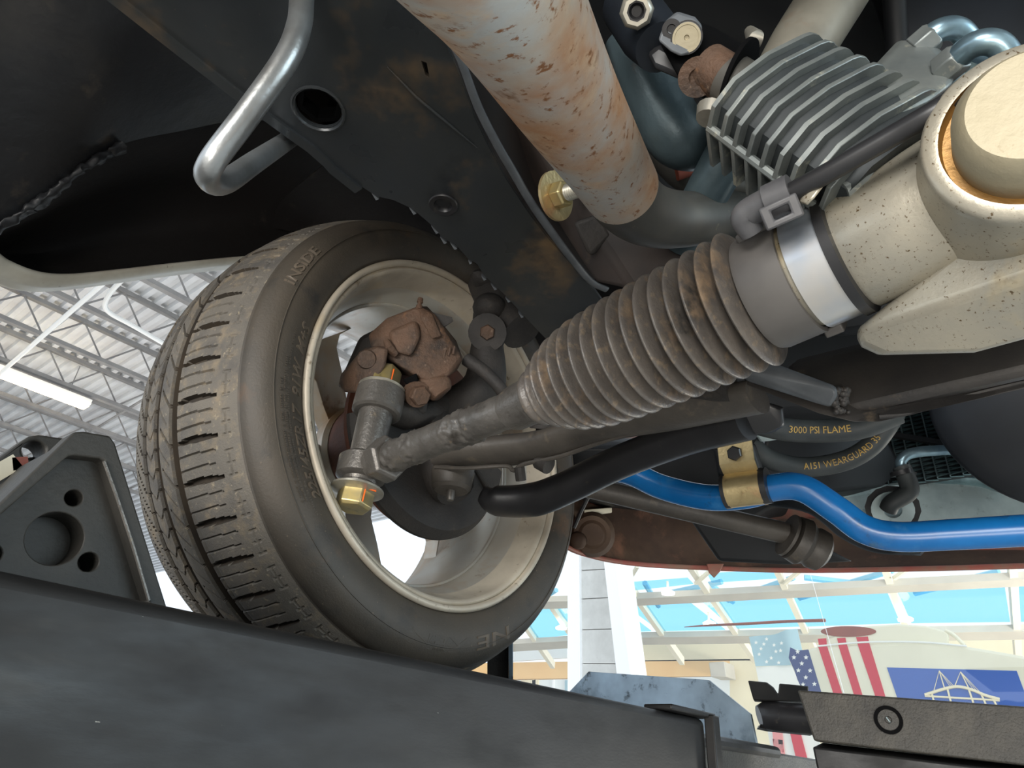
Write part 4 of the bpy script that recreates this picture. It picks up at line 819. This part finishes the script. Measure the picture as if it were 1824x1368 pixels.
def hose(name, label, L, r, body, t0, t1, hgt, side):
    root = thing(name, label, 'hose', A(*L[len(L) // 2])); path = cat_rom(P3(L), 10); m = MB(); m.tube(path, r, 24); m.build('hose_body', 'hose_rubber', root, smooth=70)
    cum = [0]
    for a, b in zip(path, path[1:]): cum.append(cum[-1] + (b - a).length)
    V, F = textmesh(body, 1.0); x0 = min(v.x for v in V); x1 = max(v.x for v in V); y1 = max(v.y for v in V)
    def at(s):
        for i in range(len(path) - 1):
            if s <= cum[i + 1]: f = (s - cum[i]) / max(1e-9, cum[i + 1] - cum[i]); return path[i].lerp(path[i + 1], f), (path[i + 1] - path[i]).normalized()
        return path[-1], (path[-1] - path[-2]).normalized()
    out = []
    for v in V:
        s = cum[-1] * (t0 + (t1 - t0) * (v.x - x0) / (x1 - x0)); p, t = at(s); tc = (CAM - p); tc = (tc - t * tc.dot(t)).normalized(); up = tc.cross(t); a = side + hgt / r * (v.y / y1 - .5)
        out.append(p + (tc * math.cos(a) + up * math.sin(a)) * (r + .0010))
    m = MB(); m.add(out, F); m.build('printed_lettering', 'hose_print', root, smooth=0, fix=False)
    return root
hose('hydraulic_hose', 'black hydraulic hose printed 3000 PSI FLAME below the crossmember', [(1290, 735, .80), (1380, 762, .80), (1450, 768, .80), (1530, 762, .79), (1600, 735, .78)], .0135, '3000 PSI FLAME', .36, .72, .0075, .1)
hose('hydraulic_hose', 'black hydraulic hose printed WEARGUARD looping behind the blue bar', [(1335, 790, .86), (1370, 818, .86), (1430, 832, .86), (1500, 822, .85), (1550, 795, .84), (1585, 750, .83), (1600, 720, .83)], .0125, 'A151 WEARGUARD 35', .33, .80, .0075, .1)
m = MB(); m.hull(P3([(1345, 775, .84), (1395, 772, .83), (1400, 782, .83), (1355, 788, .84), (1350, 776, .87), (1398, 774, .86)])); tag(m.build('hose_fitting', 'core_silver', bevel=.002), 'small silver hose fitting under the printed hoses', 'fitting')
ss = MB(); c0 = A(1905, 692, .80); ss.lathe([(-.10, .0001), (-.10, .120), (-.02, .142), (0, .146), (.006, .143), (.012, .120), (.014, .0001)], c0, (CAM - c0).normalized(), 72)
tag(ss.build('crank_pulley_cover', 'engine_blue', smooth=60, bevel=.004), 'large smooth dark cover at the right edge beside the radiator', 'cover')
# ================================================================ VEHICLE LIFT
ru_ = thing('lift_runway', 'long black steel lift runway under the tire', 'lift runway', R(.3, .5, -.13))
m = MB(); m.hexa([R(-.55, .44, -.13), R(.972, .44, -.13), R(.972, .95, -.13), R(-.55, .95, -.13), R(-.55, .44, .079), R(.972, .44, .079), R(.972, .95, .066), R(-.55, .95, .066)]); m.build('runway_beam', 'lift_black', ru_, bevel=.010, bseg=4)
e0 = AY(1252, 1290, .434)
m = MB(); m.abox(.962, .982, .424, .438, -.13, .083); m.abox(.855, .985, .430, .470, .079, .086); m.build('end_angle', 'lift_black', ru_, bevel=.002)
m = MB(); m.abox(.985, 1.62, .47, .95, -.13, .055); m.build('front_extension', 'lift_grey', ru_, bevel=.004)
m = MB(); m.tube([R(.99, .475, .055), R(1.32, .475, .055)], .010, 10); m.build('rounded_edge', 'lift_black', ru_)
ws = MB(); wpts = [AX(*p, 1.35) for p in ((1008, 1238), (1048, 1196), (1262, 1211), (1337, 1272), (1352, 1345), (1010, 1290))]; ws.prism(wpts, FW * .008)
tag(ws.build('wheel_stop_plate', 'plate_steel', bevel=.001, smooth=20), 'mottled blue-grey steel wheel stop plate at the end of the runway', 'plate')
bx = thing('turnplate_post', 'short dark channel post with pale edge beside the tire', 'post', R(.90, .75, .06))
def post(L, d, th, name, material): m = MB(); m.prism([A(p[0], p[1], d) for p in L], (A(L[0][0], L[0][1], d) - CAM).normalized() * th); return m.build(name, material, bx, bevel=.001)
post([(868, 1160), (906, 1135), (906, 1212), (868, 1205)], 1.06, .02, 'channel', 'black_grime'); post([(906, 1130), (914, 1128), (914, 1222), (906, 1220)], 1.05, .03, 'edge', 'plate_steel'); post([(840, 1198), (914, 1214), (914, 1226), (840, 1214)], 1.04, .03, 'foot', 'grey_plastic')
# wheel chock: two cast plates tied together
def chock(name, label, y, L, holes, big, pocket=None):
    root = thing(name, label, 'wheel chock', AY(L[0][0], L[0][1], y)); o0 = Vector((0, y, CAMZ))
    def xz(p): q = AY(p[0], p[1], y); return (q.x, q.z - CAMZ)
    out = [xz(p) for p in L]; H = []
    for (px, py, r) in holes: c = xz((px, py)); H.append([(c[0] + r * math.cos(-2 * math.pi * i / 20), c[1] + r * math.sin(-2 * math.pi * i / 20)) for i in range(20)])
    return root, out, H, o0, xz
root, out, H, o0, xz = chock('wheel_chock', 'black rubber wheel chock with recessed triangular face against the tire', .50, [(-170, 1060), (-90, 985), (0, 895), (132, 769), (150, 768), (196, 776), (206, 790), (304, 1100), (-160, 1020)], [(145, 881, .0056), (172, 997, .0064), (-4, 982, .006)], None)
poc = [xz(p) for p in ((-60, 972), (0, 918), (122, 812), (134, 811), (178, 816), (187, 822), (266, 1072), (258, 1076), (-60, 1015))]
out = [xz(p) for p in ((-240, 1130), (0, 895), (132, 769), (150, 768), (196, 776), (206, 790), (304, 1100))]
# raised frame, recessed web with holes, round dimple
m = MB(); m.plate(out, [poc], o0, FW, UP, -.020); m.build('outer_frame', 'chock_rubber', root, bevel=.0015)
cb = xz((112, 954)); big = [(cb[0] + .0172 * math.cos(-2 * math.pi * i / 32), cb[1] + .0172 * math.sin(-2 * math.pi * i / 32)) for i in range(32)]
m = MB(); m.plate([xz(p) for p in ((-240, 1130), (0, 900), (130, 780), (190, 782), (298, 1098))], H + [big], o0 + OUT * .012, FW, UP, -.030); m.build('recessed_web', 'chock_rubber', root, bevel=.0008)
m = MB(); c = Vector((cb[0], .534, CAMZ + cb[1])); m.lathe([(0, .0001), (0, .0215), (.004, .0215), (.004, .0001)], c, OUT, 32); m.build('dimple_floor', 'chock_rubber', root)
m = MB(); pts = [Vector((q[0], .499, q[1] + CAMZ)) for q in (xz((184, 822)), xz((205, 880)), xz((235, 970)), xz((264, 1070)))]; m.tube(pts, .0012, 6); m.build('mould_line', 'grey_paint', root)
m = MB(); m.plate([xz(p) for p in ((-200, 1140), (0, 905), (132, 780), (196, 788), (296, 1100))], [], Vector((0, .542, CAMZ)), FW, UP, -.06); m.build('chock_core', 'chock_rubber', root)
y2 = .64
def xz2(p): q = AY(p[0], p[1], y2); return (q.x, q.z - CAMZ)
r2 = thing('wheel_chock', 'second black chock plate with one hole behind the first chock', 'wheel chock', AY(60, 800, y2))
hc = xz2((61, 802)); Hh = [(hc[0] + .0085 * math.cos(-2 * math.pi * i / 20), hc[1] + .0085 * math.sin(-2 * math.pi * i / 20)) for i in range(20)]
m = MB(); m.plate([xz2(p) for p in ((-180, 1000), (-60, 860), (0, 814), (52, 777), (70, 774), (120, 781), (150, 800), (240, 1000))], [Hh], Vector((0, y2, CAMZ)), FW, UP, -.03); m.build('face_plate', 'chock_rubber', r2, bevel=.002)
m = MB(); m.plate([xz2(p) for p in ((30, 810), (100, 800), (110, 850), (30, 850))], [], Vector((0, y2 + .025, CAMZ)), FW, UP, -.02); m.build('backing', 'chock_rubber', r2)
m = MB(); m.bar(AY(-40, 862, .60), AY(30, 822, .60), .006, .012); m.build('label_strip', 'cream_body', r2)
m = MB(); m.bar(AY(20, 828, .60), AY(48, 826, .60), .006, .010); m.build('rust_spacer', 'oval_brown', r2)
# cross beam at the right with round plug
cbm = thing('lift_cross_beam', 'textured black lift cross beam with round plug at lower right', 'cross beam', A(1620, 1300, 1.0))
def qbox(tl, tr_, br, bl, th, name, material, par, bevel=.003):
    P = [A(*p) for p in (tl, tr_, br, bl)]; n = (P[1] - P[0]).cross(P[3] - P[0]).normalized()
    if n.dot(P[0] - CAM) < 0: n = -n
    m = MB(); m.prism(P, n * th); return m.build(name, material, par, bevel=bevel)
qbox((1420, 1229, 1.10), (1930, 1266, .93), (1930, 1376, .90), (1450, 1320, 1.06), .10, 'upper_face', 'lift_grey', cbm)
qbox((1447, 1330, 1.055), (1930, 1388, .895), (1930, 1500, .87), (1470, 1440, 1.02), .10, 'lower_face', 'lift_black', cbm)
c0 = A(1582, 1282, 1.022); q1 = A(1420, 1229, 1.10); q2 = A(1930, 1266, .93); q3 = A(1450, 1320, 1.06); nn = (q2 - q1).cross(q3 - q1).normalized()
if nn.dot(CAM - c0) < 0: nn = -nn
c0 = c0 - nn * ((c0 - q1).dot(nn))
m = MB(); m.lathe([(-.010, .0145), (.0045, .0145), (.005, .0195), (-.010, .0195)], c0, nn, 36, close=True); m.build('plug_ring', 'deep_black', cbm)
m = MB(); m.lathe([(-.004, .0140), (.0035, .0140), (.0040, .005), (.001, .004), (.001, .0001)], c0, nn, 32); m.build('plug_disc', 'lift_grey', cbm)
m = MB(); m.box(c0 + nn * .004, (A(1588, 1290, 1.02) - A(1576, 1274, 1.02)).normalized(), nn, (A(1588, 1290, 1.02) - A(1576, 1274, 1.02)).normalized().cross(nn), .010, .002, .0022); m.build('plug_slot', 'core_silver', cbm)
lb_ = thing('lift_latch', 'black latch bracket with rounded roller left of the cross beam', 'latch', A(1390, 1260, 1.22))
m = MB(); m.prism(P3([(1332, 1212, 1.24), (1366, 1215, 1.24), (1378, 1224, 1.24), (1386, 1236, 1.24), (1388, 1217, 1.24), (1440, 1222, 1.24), (1440, 1251, 1.24), (1342, 1247, 1.24)]), Vector((.03, .01, 0))); m.build('top_plate', 'lift_black', lb_, bevel=.002)
m = MB(); m.tube(P3([(1352, 1276, 1.25), (1364, 1274, 1.25), (1380, 1276, 1.24), (1450, 1282, 1.20)]), [.018, .024, .0245, .0245], 28); m.build('roller', 'black_plastic', lb_)
m = MB(); m.prism(P3([(1352, 1296, 1.24), (1370, 1300, 1.24), (1450, 1308, 1.20), (1450, 1302, 1.20), (1355, 1290, 1.24)]), Vector((.04, .02, 0))); m.build('lower_lip', 'lift_black', lb_)
# ================================================================ THE BUILDING
m = MB(); m.abox(-12, 14, -10, 40, -CAMZ - .1, -CAMZ); struct(m, 'floor', 'concrete', smooth=0)
ZD = 6.5
m = MB(); m.abox(-12, 9, 34.0, 34.2, -CAMZ, 6.4); struct(m, 'wall_left', 'grey_beam', smooth=0)
m = MB(); m.abox(-12, 4.4, -8.2, -8.0, -CAMZ, 5.0); struct(m, 'wall_right', 'wall_paint', smooth=0)
m = MB(); prof = []; x = -3.0; pitch = .22
while x < 13:
    prof += [(x, 0), (x + .09, 0), (x + .115, -.075), (x + .195, -.075)]; x += pitch
Y0, Y1 = 4.0, 40.0; V = []; F = []
for (xx, zz) in prof: V += [R(xx, Y0, ZD + zz), R(xx, Y1, ZD + zz)]
k = len(V); V += [q + UP * .12 for q in V]
for i in range(len(prof) - 1): a = 2 * i; F += [(a, a + 2, a + 3, a + 1), (k + a + 1, k + a + 3, k + a + 2, k + a)]
m.add(V, F); struct(m, 'ceiling', 'deck_metal', smooth=0)
ORD = ['first', 'second', 'third', 'fourth', 'fifth', 'sixth', 'seventh']
def joist(y, k, x0=-2.5, x1=12.0, dep=.55):
    root = thing('roof_joist', ORD[k] + ' open web roof joist under the metal deck, counted from the car', 'roof joist', R(x0, y, ZD - .1 - dep), 'roof joists under the deck')
    for (z, nm) in ((ZD - .11, 'top_chord'), (ZD - .11 - dep, 'bottom_chord')):
        m = MB(); m.abox(x0, x1, y - .05, y + .05, z - .035, z + .035); m.build(nm, 'joist_steel', root, smooth=0)
    n = 15; w = (x1 - x0) / n
    for i in range(n):
        a = R(x0 + w * i, y, ZD - .11 - dep); b = R(x0 + w * (i + .5), y, ZD - .12); c = R(x0 + w * (i + 1), y, ZD - .11 - dep)
        m = MB(); m.tube([a, b], .016, 6); m.build('web_bar', 'joist_steel', root); m = MB(); m.tube([b, c], .016, 6); m.build('web_bar', 'joist_steel', root)
    return root
JY = [9.2, 10.7, 12.2, 13.75, 15.3, 16.9, 18.6]
for k, y in enumerate(JY): joist(y, k)
for k, x in enumerate((-1.2, .9, 4.3, 6.4)):
    m = MB(); m.bar(R(x, 8.5, ZD - .62), R(x + .5, 22, ZD - .62), .04, .03); tag(m.build('bridging_bar', 'joist_steel', smooth=0), ORD[k] + ' thin bridging bar crossing below the joists, counted from the left', 'bridging', 'bridging bars below the joists')
fx = thing('fluorescent_fixture', 'long warm glowing fluorescent strip light below the roof joists', 'strip light', R(2.6, 13.75, 5.6))
m = MB(); m.abox(1.2, 3.80, 13.66, 13.84, 5.62, 5.72); m.build('housing', 'white_frame', fx, smooth=0)
m = MB(); m.abox(1.2, 3.78, 13.62, 13.88, 5.55, 5.62); m.build('diffuser', 'tube_glow', fx, bevel=.02)
m = MB(); m.tube([R(1.6, 13.75, 5.72), R(1.6, 13.75, 6.3)], .01, 6); m.build('hanger', 'joist_steel', fx); m = MB(); m.tube([R(3.4, 13.75, 5.72), R(3.4, 13.75, 6.3)], .01, 6); m.build('hanger', 'joist_steel', fx)
m = MB(); m.tube([AZ(-60, 722, 5.4), AZ(0, 665, 5.4), AZ(196, 494, 5.4), AZ(240, 455, 5.4)], .035, 10); tag(m.build('conduit', 'conduit_white'), 'straight white conduit rising diagonally across the roof joists', 'conduit')
m = MB(); m.tube(cat_rom([AZ(300, 440, 5.5), AZ(222, 495, 5.5), AZ(190, 532, 5.5), AZ(193, 555, 5.5), AZ(240, 582, 5.5), AZ(340, 640, 5.5)], 6), .035, 10); tag(m.build('conduit', 'conduit_white'), 'white conduit with a bend running beside a roof joist', 'conduit')
# ---- glazed front: column, pane, sloping skylight canopy
XG = 4.4
cl = thing('column', 'white framed column with grey block infill at the front glazing', 'column', AX(1060, 1240, XG))
def xq(L, X, th, name, material, par, **kw): m = MB(); m.prism([AX(*p, X) for p in L], FW * th); return m.build(name, material, par, smooth=0, **kw)
xq([(1011, 900), (1031, 900), (1034, 1300), (1011, 1300)], XG, .12, 'post', 'white_frame', cl); xq([(1064, 900), (1082, 900), (1137, 1300), (1110, 1300)], XG - .02, .12, 'post', 'white_frame', cl)
xq([(1084, 900), (1098, 900), (1150, 1300), (1134, 1300)], XG + .06, .12, 'trim_post', 'ghost_white', cl)
jl = [(930, 930), (1016.5, 1013.5), (1067.5, 1064), (1122, 1120), (1182, 1182.5), (1245, 1246), (1300, 1300)]
for (a, b) in zip(jl, jl[1:]):
    def xr(y): return 1082 + (y - 1000) * .155
    xq([(1030, a[0] + .8), (xr(a[1]), a[1] + .8), (xr(b[1]), b[1] - .8), (1030, b[0] - .8)], XG + .03, .10, 'block', 'block', cl)
xq([(1030, 930), (1085, 930), (1130, 1300), (1030, 1300)], XG + .05, .06, 'mortar', 'joist_steel', cl)
m = MB(); m.abox(XG + .10, XG + .108, -2.5, 3.6, -CAMZ, 2.6); struct(m, 'window_1', 'pane_glass', smooth=0)
g1 = AX(1437, 1000, XG); g2 = AX(1485, 1170, XG); m = MB(); m.tube([g1 + UP * .3, g1, g2, g2 + (g2 - g1)], .0014, 6); o = m.build('trim_1', 'white_frame'); o['kind'] = 'structure'
def CP(px, py, lift=0):
    r = ray(px, py); t = (1.345 + .242 * 8 + lift) / (r.z + .242 * r.x); return CAM + r * t
def on(L, off, th, name, material, par=None):
    m = MB(); m.prism([CP(*p) + UP * off for p in L], UP * th); return m.build(name, material, par, smooth=0)
can = thing('skylight', 'sloping skylight of blue panes in beige steel behind the front glazing', 'skylight', CP(1500, 1120))
RF = [((880, 1030), (985, 1185)), ((930, 1000), (1060, 1190)), ((1090, 1000), (1215, 1178)), ((1225, 1000), (1345, 1175)), ((1378, 1000), (1452, 1160)), ((1572, 1000), (1622, 1140)), ((1802, 1000), (1814, 1180)), ((2010, 1000), (1995, 1160))]
for (a, b) in RF:
    m = MB(); m.bar(CP(*a), CP(*b), .055, .09); m.build('rafter', 'beige_steel', can, smooth=0)
for (a, b) in (((1098, 1062), (1135, 1000)), ((1238, 1030), (1290, 985)), ((1395, 1030), (1450, 985)), ((1590, 1020), (1640, 985)), ((935, 1042), (985, 985))):
    m = MB(); m.bar(CP(*a) - UP * .05, CP(*b) - UP * .05, .03, .03); m.build('brace', 'beige_steel', can, smooth=0)
for (L, nm) in (([(860, 1066), (1100, 1058), (1824, 1018), (2050, 1008), (2050, 1020), (1824, 1031), (1100, 1071), (860, 1079)], 'purlin'), ([(860, 1142), (1100, 1127), (1824, 1112), (2050, 1106), (2050, 1120), (1824, 1127), (1100, 1140), (860, 1156)], 'purlin')):
    on(L, -.06, .06, nm, 'grey_beam', can)
blues = [((1108, 1076), (1222, 1070), (1292, 1124), (1176, 1126)), ((1245, 1068), (1398, 1058), (1424, 1118), (1306, 1122)), ((1408, 1057), (1576, 1046), (1604, 1112), (1438, 1118)), ((1594, 1044), (1788, 1032), (1800, 1110), (1624, 1112)), ((1812, 1030), (2010, 1018), (1995, 1104), (1814, 1110)), ((905, 1084), (975, 1080), (1020, 1132), (950, 1140)), ((985, 1080), (1094, 1076), (1160, 1126), (1030, 1132)),
         ((1120, 1040), (1225, 1032), (1235, 1042), (1125, 1054)), ((1260, 1024), (1388, 1018), (1392, 1032), (1268, 1040))]
for i, q in enumerate(blues):
    on(q, 0.01, .008, 'skylight_pane', 'blue_glass', can)
for (a, b) in (((1130, 1110), (1290, 1080)), ((1270, 1085), (1310, 1115)), ((1300, 1112), (1420, 1075)), ((1430, 1110), (1600, 1065)), ((1440, 1075), (1600, 1095)), ((1640, 1105), (1795, 1070)), ((1150, 1080), (1175, 1120)), ((920, 1130), (990, 1090))):
    m = MB(); m.tube([CP(*a) + UP * .25, CP(*b) + UP * .25], .03, 6); m.build('roof_brace', 'blue_film', can)
for (px, py, w, lb0) in ((1189, 1037, 12, 'round glowing downlight nearest the bumper right of the white column'), (1262, 1092, 10, 'round glowing downlight just above the brown blade'), (1608, 1082, 14, 'round glowing downlight above the cream vehicle'), (1000, 1102, 8, 'round glowing downlight left of the white column')):
    c = CP(px, py) - UP * .12; l = thing('downlight', lb0, 'downlight', c, 'round downlights'); m = MB(); m.lathe([(0, .0001), (0, .062), (.02, .066), (.03, .05), (.05, .01)], c, UP, 24); m.build('lens', 'lamp_glow', l); m = MB(); m.tube([c + UP * .05, c + UP * .13], .012, 8); m.build('stem', 'beige_steel', l)
XF = 9.0
def xw(L, name, material, th=.15): o = xq(L, XF, th, name, material, None); o['kind'] = 'structure'; return o
xw([(780, 1182), (1300, 1174), (1300, 1204), (780, 1212)], 'wall_front', 'orange_wall'); xw([(1112, 1133), (2050, 1126), (2050, 1172), (1112, 1178)], 'wall_upper_front', 'cream_wall', .1)
xw([(1300, 1174), (2050, 1168), (2050, 1420), (1300, 1420)], 'wall_right_front', 'cream_wall', .16)
o = xw([(780, 1214), (1300, 1205), (1300, 1420), (780, 1420)], 'window_2', 'ghost_white', .05)
for (px, w, c) in ((950, 6, 'white_frame'), (985, 3, 'white_frame'), (1008, 30, 'ghost_blue'), (930, 30, 'cream_wall')):
    xw([(px, 1212), (px + w, 1211), (px + w, 1420), (px, 1420)], 'trim_2', c, -.03)
o = xw([(880, 1142), (1010, 1134), (1010, 1172), (880, 1180)], 'window_3', 'ghost_white', .04)
m = MB(); m.prism([AX(*p, 8.6) for p in ((1262, 1180), (1290, 1178), (1294, 1206), (1266, 1206))], FW * .3); tag(m.build('wall_unit', 'grey_beam', bevel=.01), 'small grey unit mounted on the orange wall band', 'wall unit')
# ---- cream painted vehicle with flag artwork
XV = 5.3
veh = thing('painted_vehicle', 'cream vehicle painted with a flag and blue bridge panel behind the glass', 'vehicle', AX(1650, 1330, XV))
bodyL = [(1408, 1152), (1420, 1158), (1440, 1156), (1456, 1151), (1478, 1151), (1640, 1143), (1722, 1151), (1760, 1157), (1824, 1168), (1960, 1200), (1960, 1380), (1480, 1380), (1462, 1300), (1434, 1240), (1420, 1210), (1414, 1192), (1404, 1172)]
m = MB(); m.prism([AX(*p, XV) for p in bodyL], Vector((.9, .25, 0))); m.build('body_side', 'cream_body', veh, bevel=.02, smooth=40)
m = MB(); m.prism([AX(*p, XV + .05) for p in ((1462, 1153), (1478, 1134), (1500, 1124), (1540, 1115), (1600, 1111), (1650, 1114), (1684, 1123), (1692, 1130), (1690, 1150))], Vector((.7, .2, 0))); m.build('cab', 'cream_body', veh, bevel=.015, smooth=40)
m = MB(); m.tube(cat_rom([AX(*p, XV + .06) for p in ((1684, 1123), (1700, 1132), (1718, 1150))], 5), .012, 8); m.build('windscreen_post', 'cream_body', veh)
m = MB(); m.tube(cat_rom([AX(*p, XV - .005) for p in ((1456, 1151), (1540, 1144), (1640, 1144), (1722, 1151))], 5), .006, 8); m.build('sill_line', 'flag_white', veh)
def dec(L, name, material, off=.004): m = MB(); m.prism([AX(*p, XV) - FW * off for p in L], FW * (off + .002) * .9); return m.build(name, material, veh, smooth=0)
cn = dec([(1408, 1153), (1420, 1159), (1440, 1157), (1464, 1236), (1478, 1290), (1458, 1290), (1436, 1242), (1421, 1211), (1415, 1193), (1405, 1172)], 'flag_canton', 'flag_navy')
def star(px, py, r, X, off, name, material, par):
    L = []
    for i in range(10): a = math.pi / 2 + math.pi * i / 5; q = r if i % 2 == 0 else r * .42; L.append((px + q * math.cos(a), py - q * math.sin(a)))
    m = MB(); m.prism([AX(*p, X) - FW * off for p in L], FW * .002); return m.build(name, material, par, smooth=0)
for (x, y) in ((608, 487), (588, 517), (653, 517), (630, 550), (612, 587), (675, 588), (652, 625), (637, 663), (698, 660)): star(1220 + x / 3.02, 1000 + y / 3.02, 4.6, XV, .007, 'star', 'flag_white', cn)
for (L) in ([(1457, 1150), (1473, 1150), (1499, 1231), (1516, 1290), (1500, 1290), (1483, 1230)], [(1493, 1148), (1508, 1146), (1535, 1234), (1552, 1290), (1536, 1290), (1520, 1233)], [(1527, 1145), (1548, 1144), (1576, 1237), (1592, 1290), (1573, 1290), (1558, 1236)]): dec(L, 'red_stripe', 'flag_red')
for (L) in ([(1457, 1138), (1472, 1137), (1473, 1150), (1459, 1150)], [(1491, 1137), (1506, 1136), (1508, 1146), (1494, 1147)], [(1525, 1135), (1546, 1134), (1548, 1143), (1528, 1144)]): m = MB(); m.prism([AX(*p, XV + .05) - FW * .004 for p in L], FW * .003); m.build('red_stripe', 'flag_red', veh, smooth=0)
pb = dec([(1580, 1189), (1811, 1195), (1850, 1300), (1618, 1300)], 'blue_panel', 'panel_blue')
def line(a, b, r, name='bridge_cable', off=.010, mt='zinc_gold'): m = MB(); m.tube([AX(*a, XV) - FW * off, AX(*b, XV) - FW * off], r, 5); return m.build(name, 'cream_wall', pb, smooth=0)
m = MB(); m.tube(cat_rom([AX(*p, XV) - FW * .01 for p in ((1648, 1238), (1684, 1227), (1707, 1223.5), (1730, 1228.5), (1756, 1239), (1781, 1246))], 5), .009, 6); m.build('bridge_arch', 'cream_wall', pb)
m = MB(); m.tube([AX(1648, 1240, XV) - FW * .01, AX(1781, 1248, XV) - FW * .01], .006, 6); m.build('bridge_deck', 'cream_wall', pb)
for (t, b) in (((1673.5, 1195), (1684, 1230)), ((1711.5, 1197), (1728, 1230)), ((1660, 1234), (1664, 1250)), ((1688, 1227), (1694, 1250)), ((1726, 1228), (1734, 1252)), ((1748, 1236), (1756, 1254)), ((1768, 1243), (1775, 1256))): line(t, b, .006 if t[1] > 1200 else .0035, 'bridge_pier')
for k in range(5): line((1673.5, 1195), (1664 + 0 * k, 1232 - k * 2) if k < 2 else (1686 + 4 * k, 1225), .0015); line((1711.5, 1197), (1700 + k, 1224) if k < 2 else (1726 + 5 * k, 1229 + k), .0015)
m = MB(); L = [(1509 + 52 * math.cos(t) * (1 if math.cos(t) > 0 else .9), 1125 + 9.5 * math.sin(t)) for t in [2 * math.pi * i / 28 for i in range(28)]]; m.prism([AX(*p, XV + .05) - FW * .006 for p in L], FW * .004); m.build('brown_oval', 'oval_brown', veh, smooth=0)
pr = MB(); pr.tube(cat_rom([AX(*p, 5.6) for p in ((1219, 1117), (1260, 1114), (1330, 1111), (1400, 1107), (1470, 1105))], 4), [.004, .014, .018, .018, .02], 14, flat=.6); pr.build('propeller_blade', 'oval_brown', veh, smooth=60)
gf = thing('flag_reflection', 'pale modelled reflection of a flag with white stars left of the cream vehicle', 'flag', AX(1385, 1330, 6.9))  # a reflection in the glass, built as pale solid sheets
m = MB(); m.grid([[AX(x, y, 6.9 + .02 * math.sin(x * .12)) for x, y in ((1334, 1134), (1356, 1132), (1380, 1130), (1400, 1122), (1420, 1120))], [AX(x, y, 6.9 + .02 * math.sin(x * .12)) for x, y in ((1346, 1187), (1370, 1186), (1395, 1185), (1415, 1184), (1434, 1182))]], FW * .006, 4); fc = m.build('canton', 'ghost_blue', gf)
for (x, y) in ((383, 437), (425, 445), (480, 450), (410, 470), (515, 480), (400, 500), (490, 485), (440, 540), (505, 545), (465, 520), (440, 418), (520, 440)): star(1220 + x / 3.02, 1000 + y / 3.02, 3.8, 6.87, .004, 'star', 'flag_white', fc)
m = MB(); m.prism([AX(*p, 6.92) for p in ((1346, 1188), (1434, 1183), (1450, 1240), (1470, 1400), (1385, 1400), (1356, 1240))], FW * .006); m.build('white_field', 'flag_white', gf)
for (L, c) in (([(1374, 1290), (1392, 1292), (1400, 1360), (1382, 1360)], 'ghost_red'), ([(1405, 1296), (1424, 1298), (1440, 1360), (1420, 1360)], 'flag_red'), ([(1376, 1316), (1394, 1318), (1396, 1340), (1380, 1340)], 'flag_red')): m = MB(); m.prism([AX(*p, 6.905) for p in L], FW * .006); m.build('stripe', c, gf)
for q in bpy.data.objects:
    if q.type == 'MESH' and 'label' not in q.keys() and q.parent is None and 'kind' not in q.keys(): print('UNTAGGED', q.name)
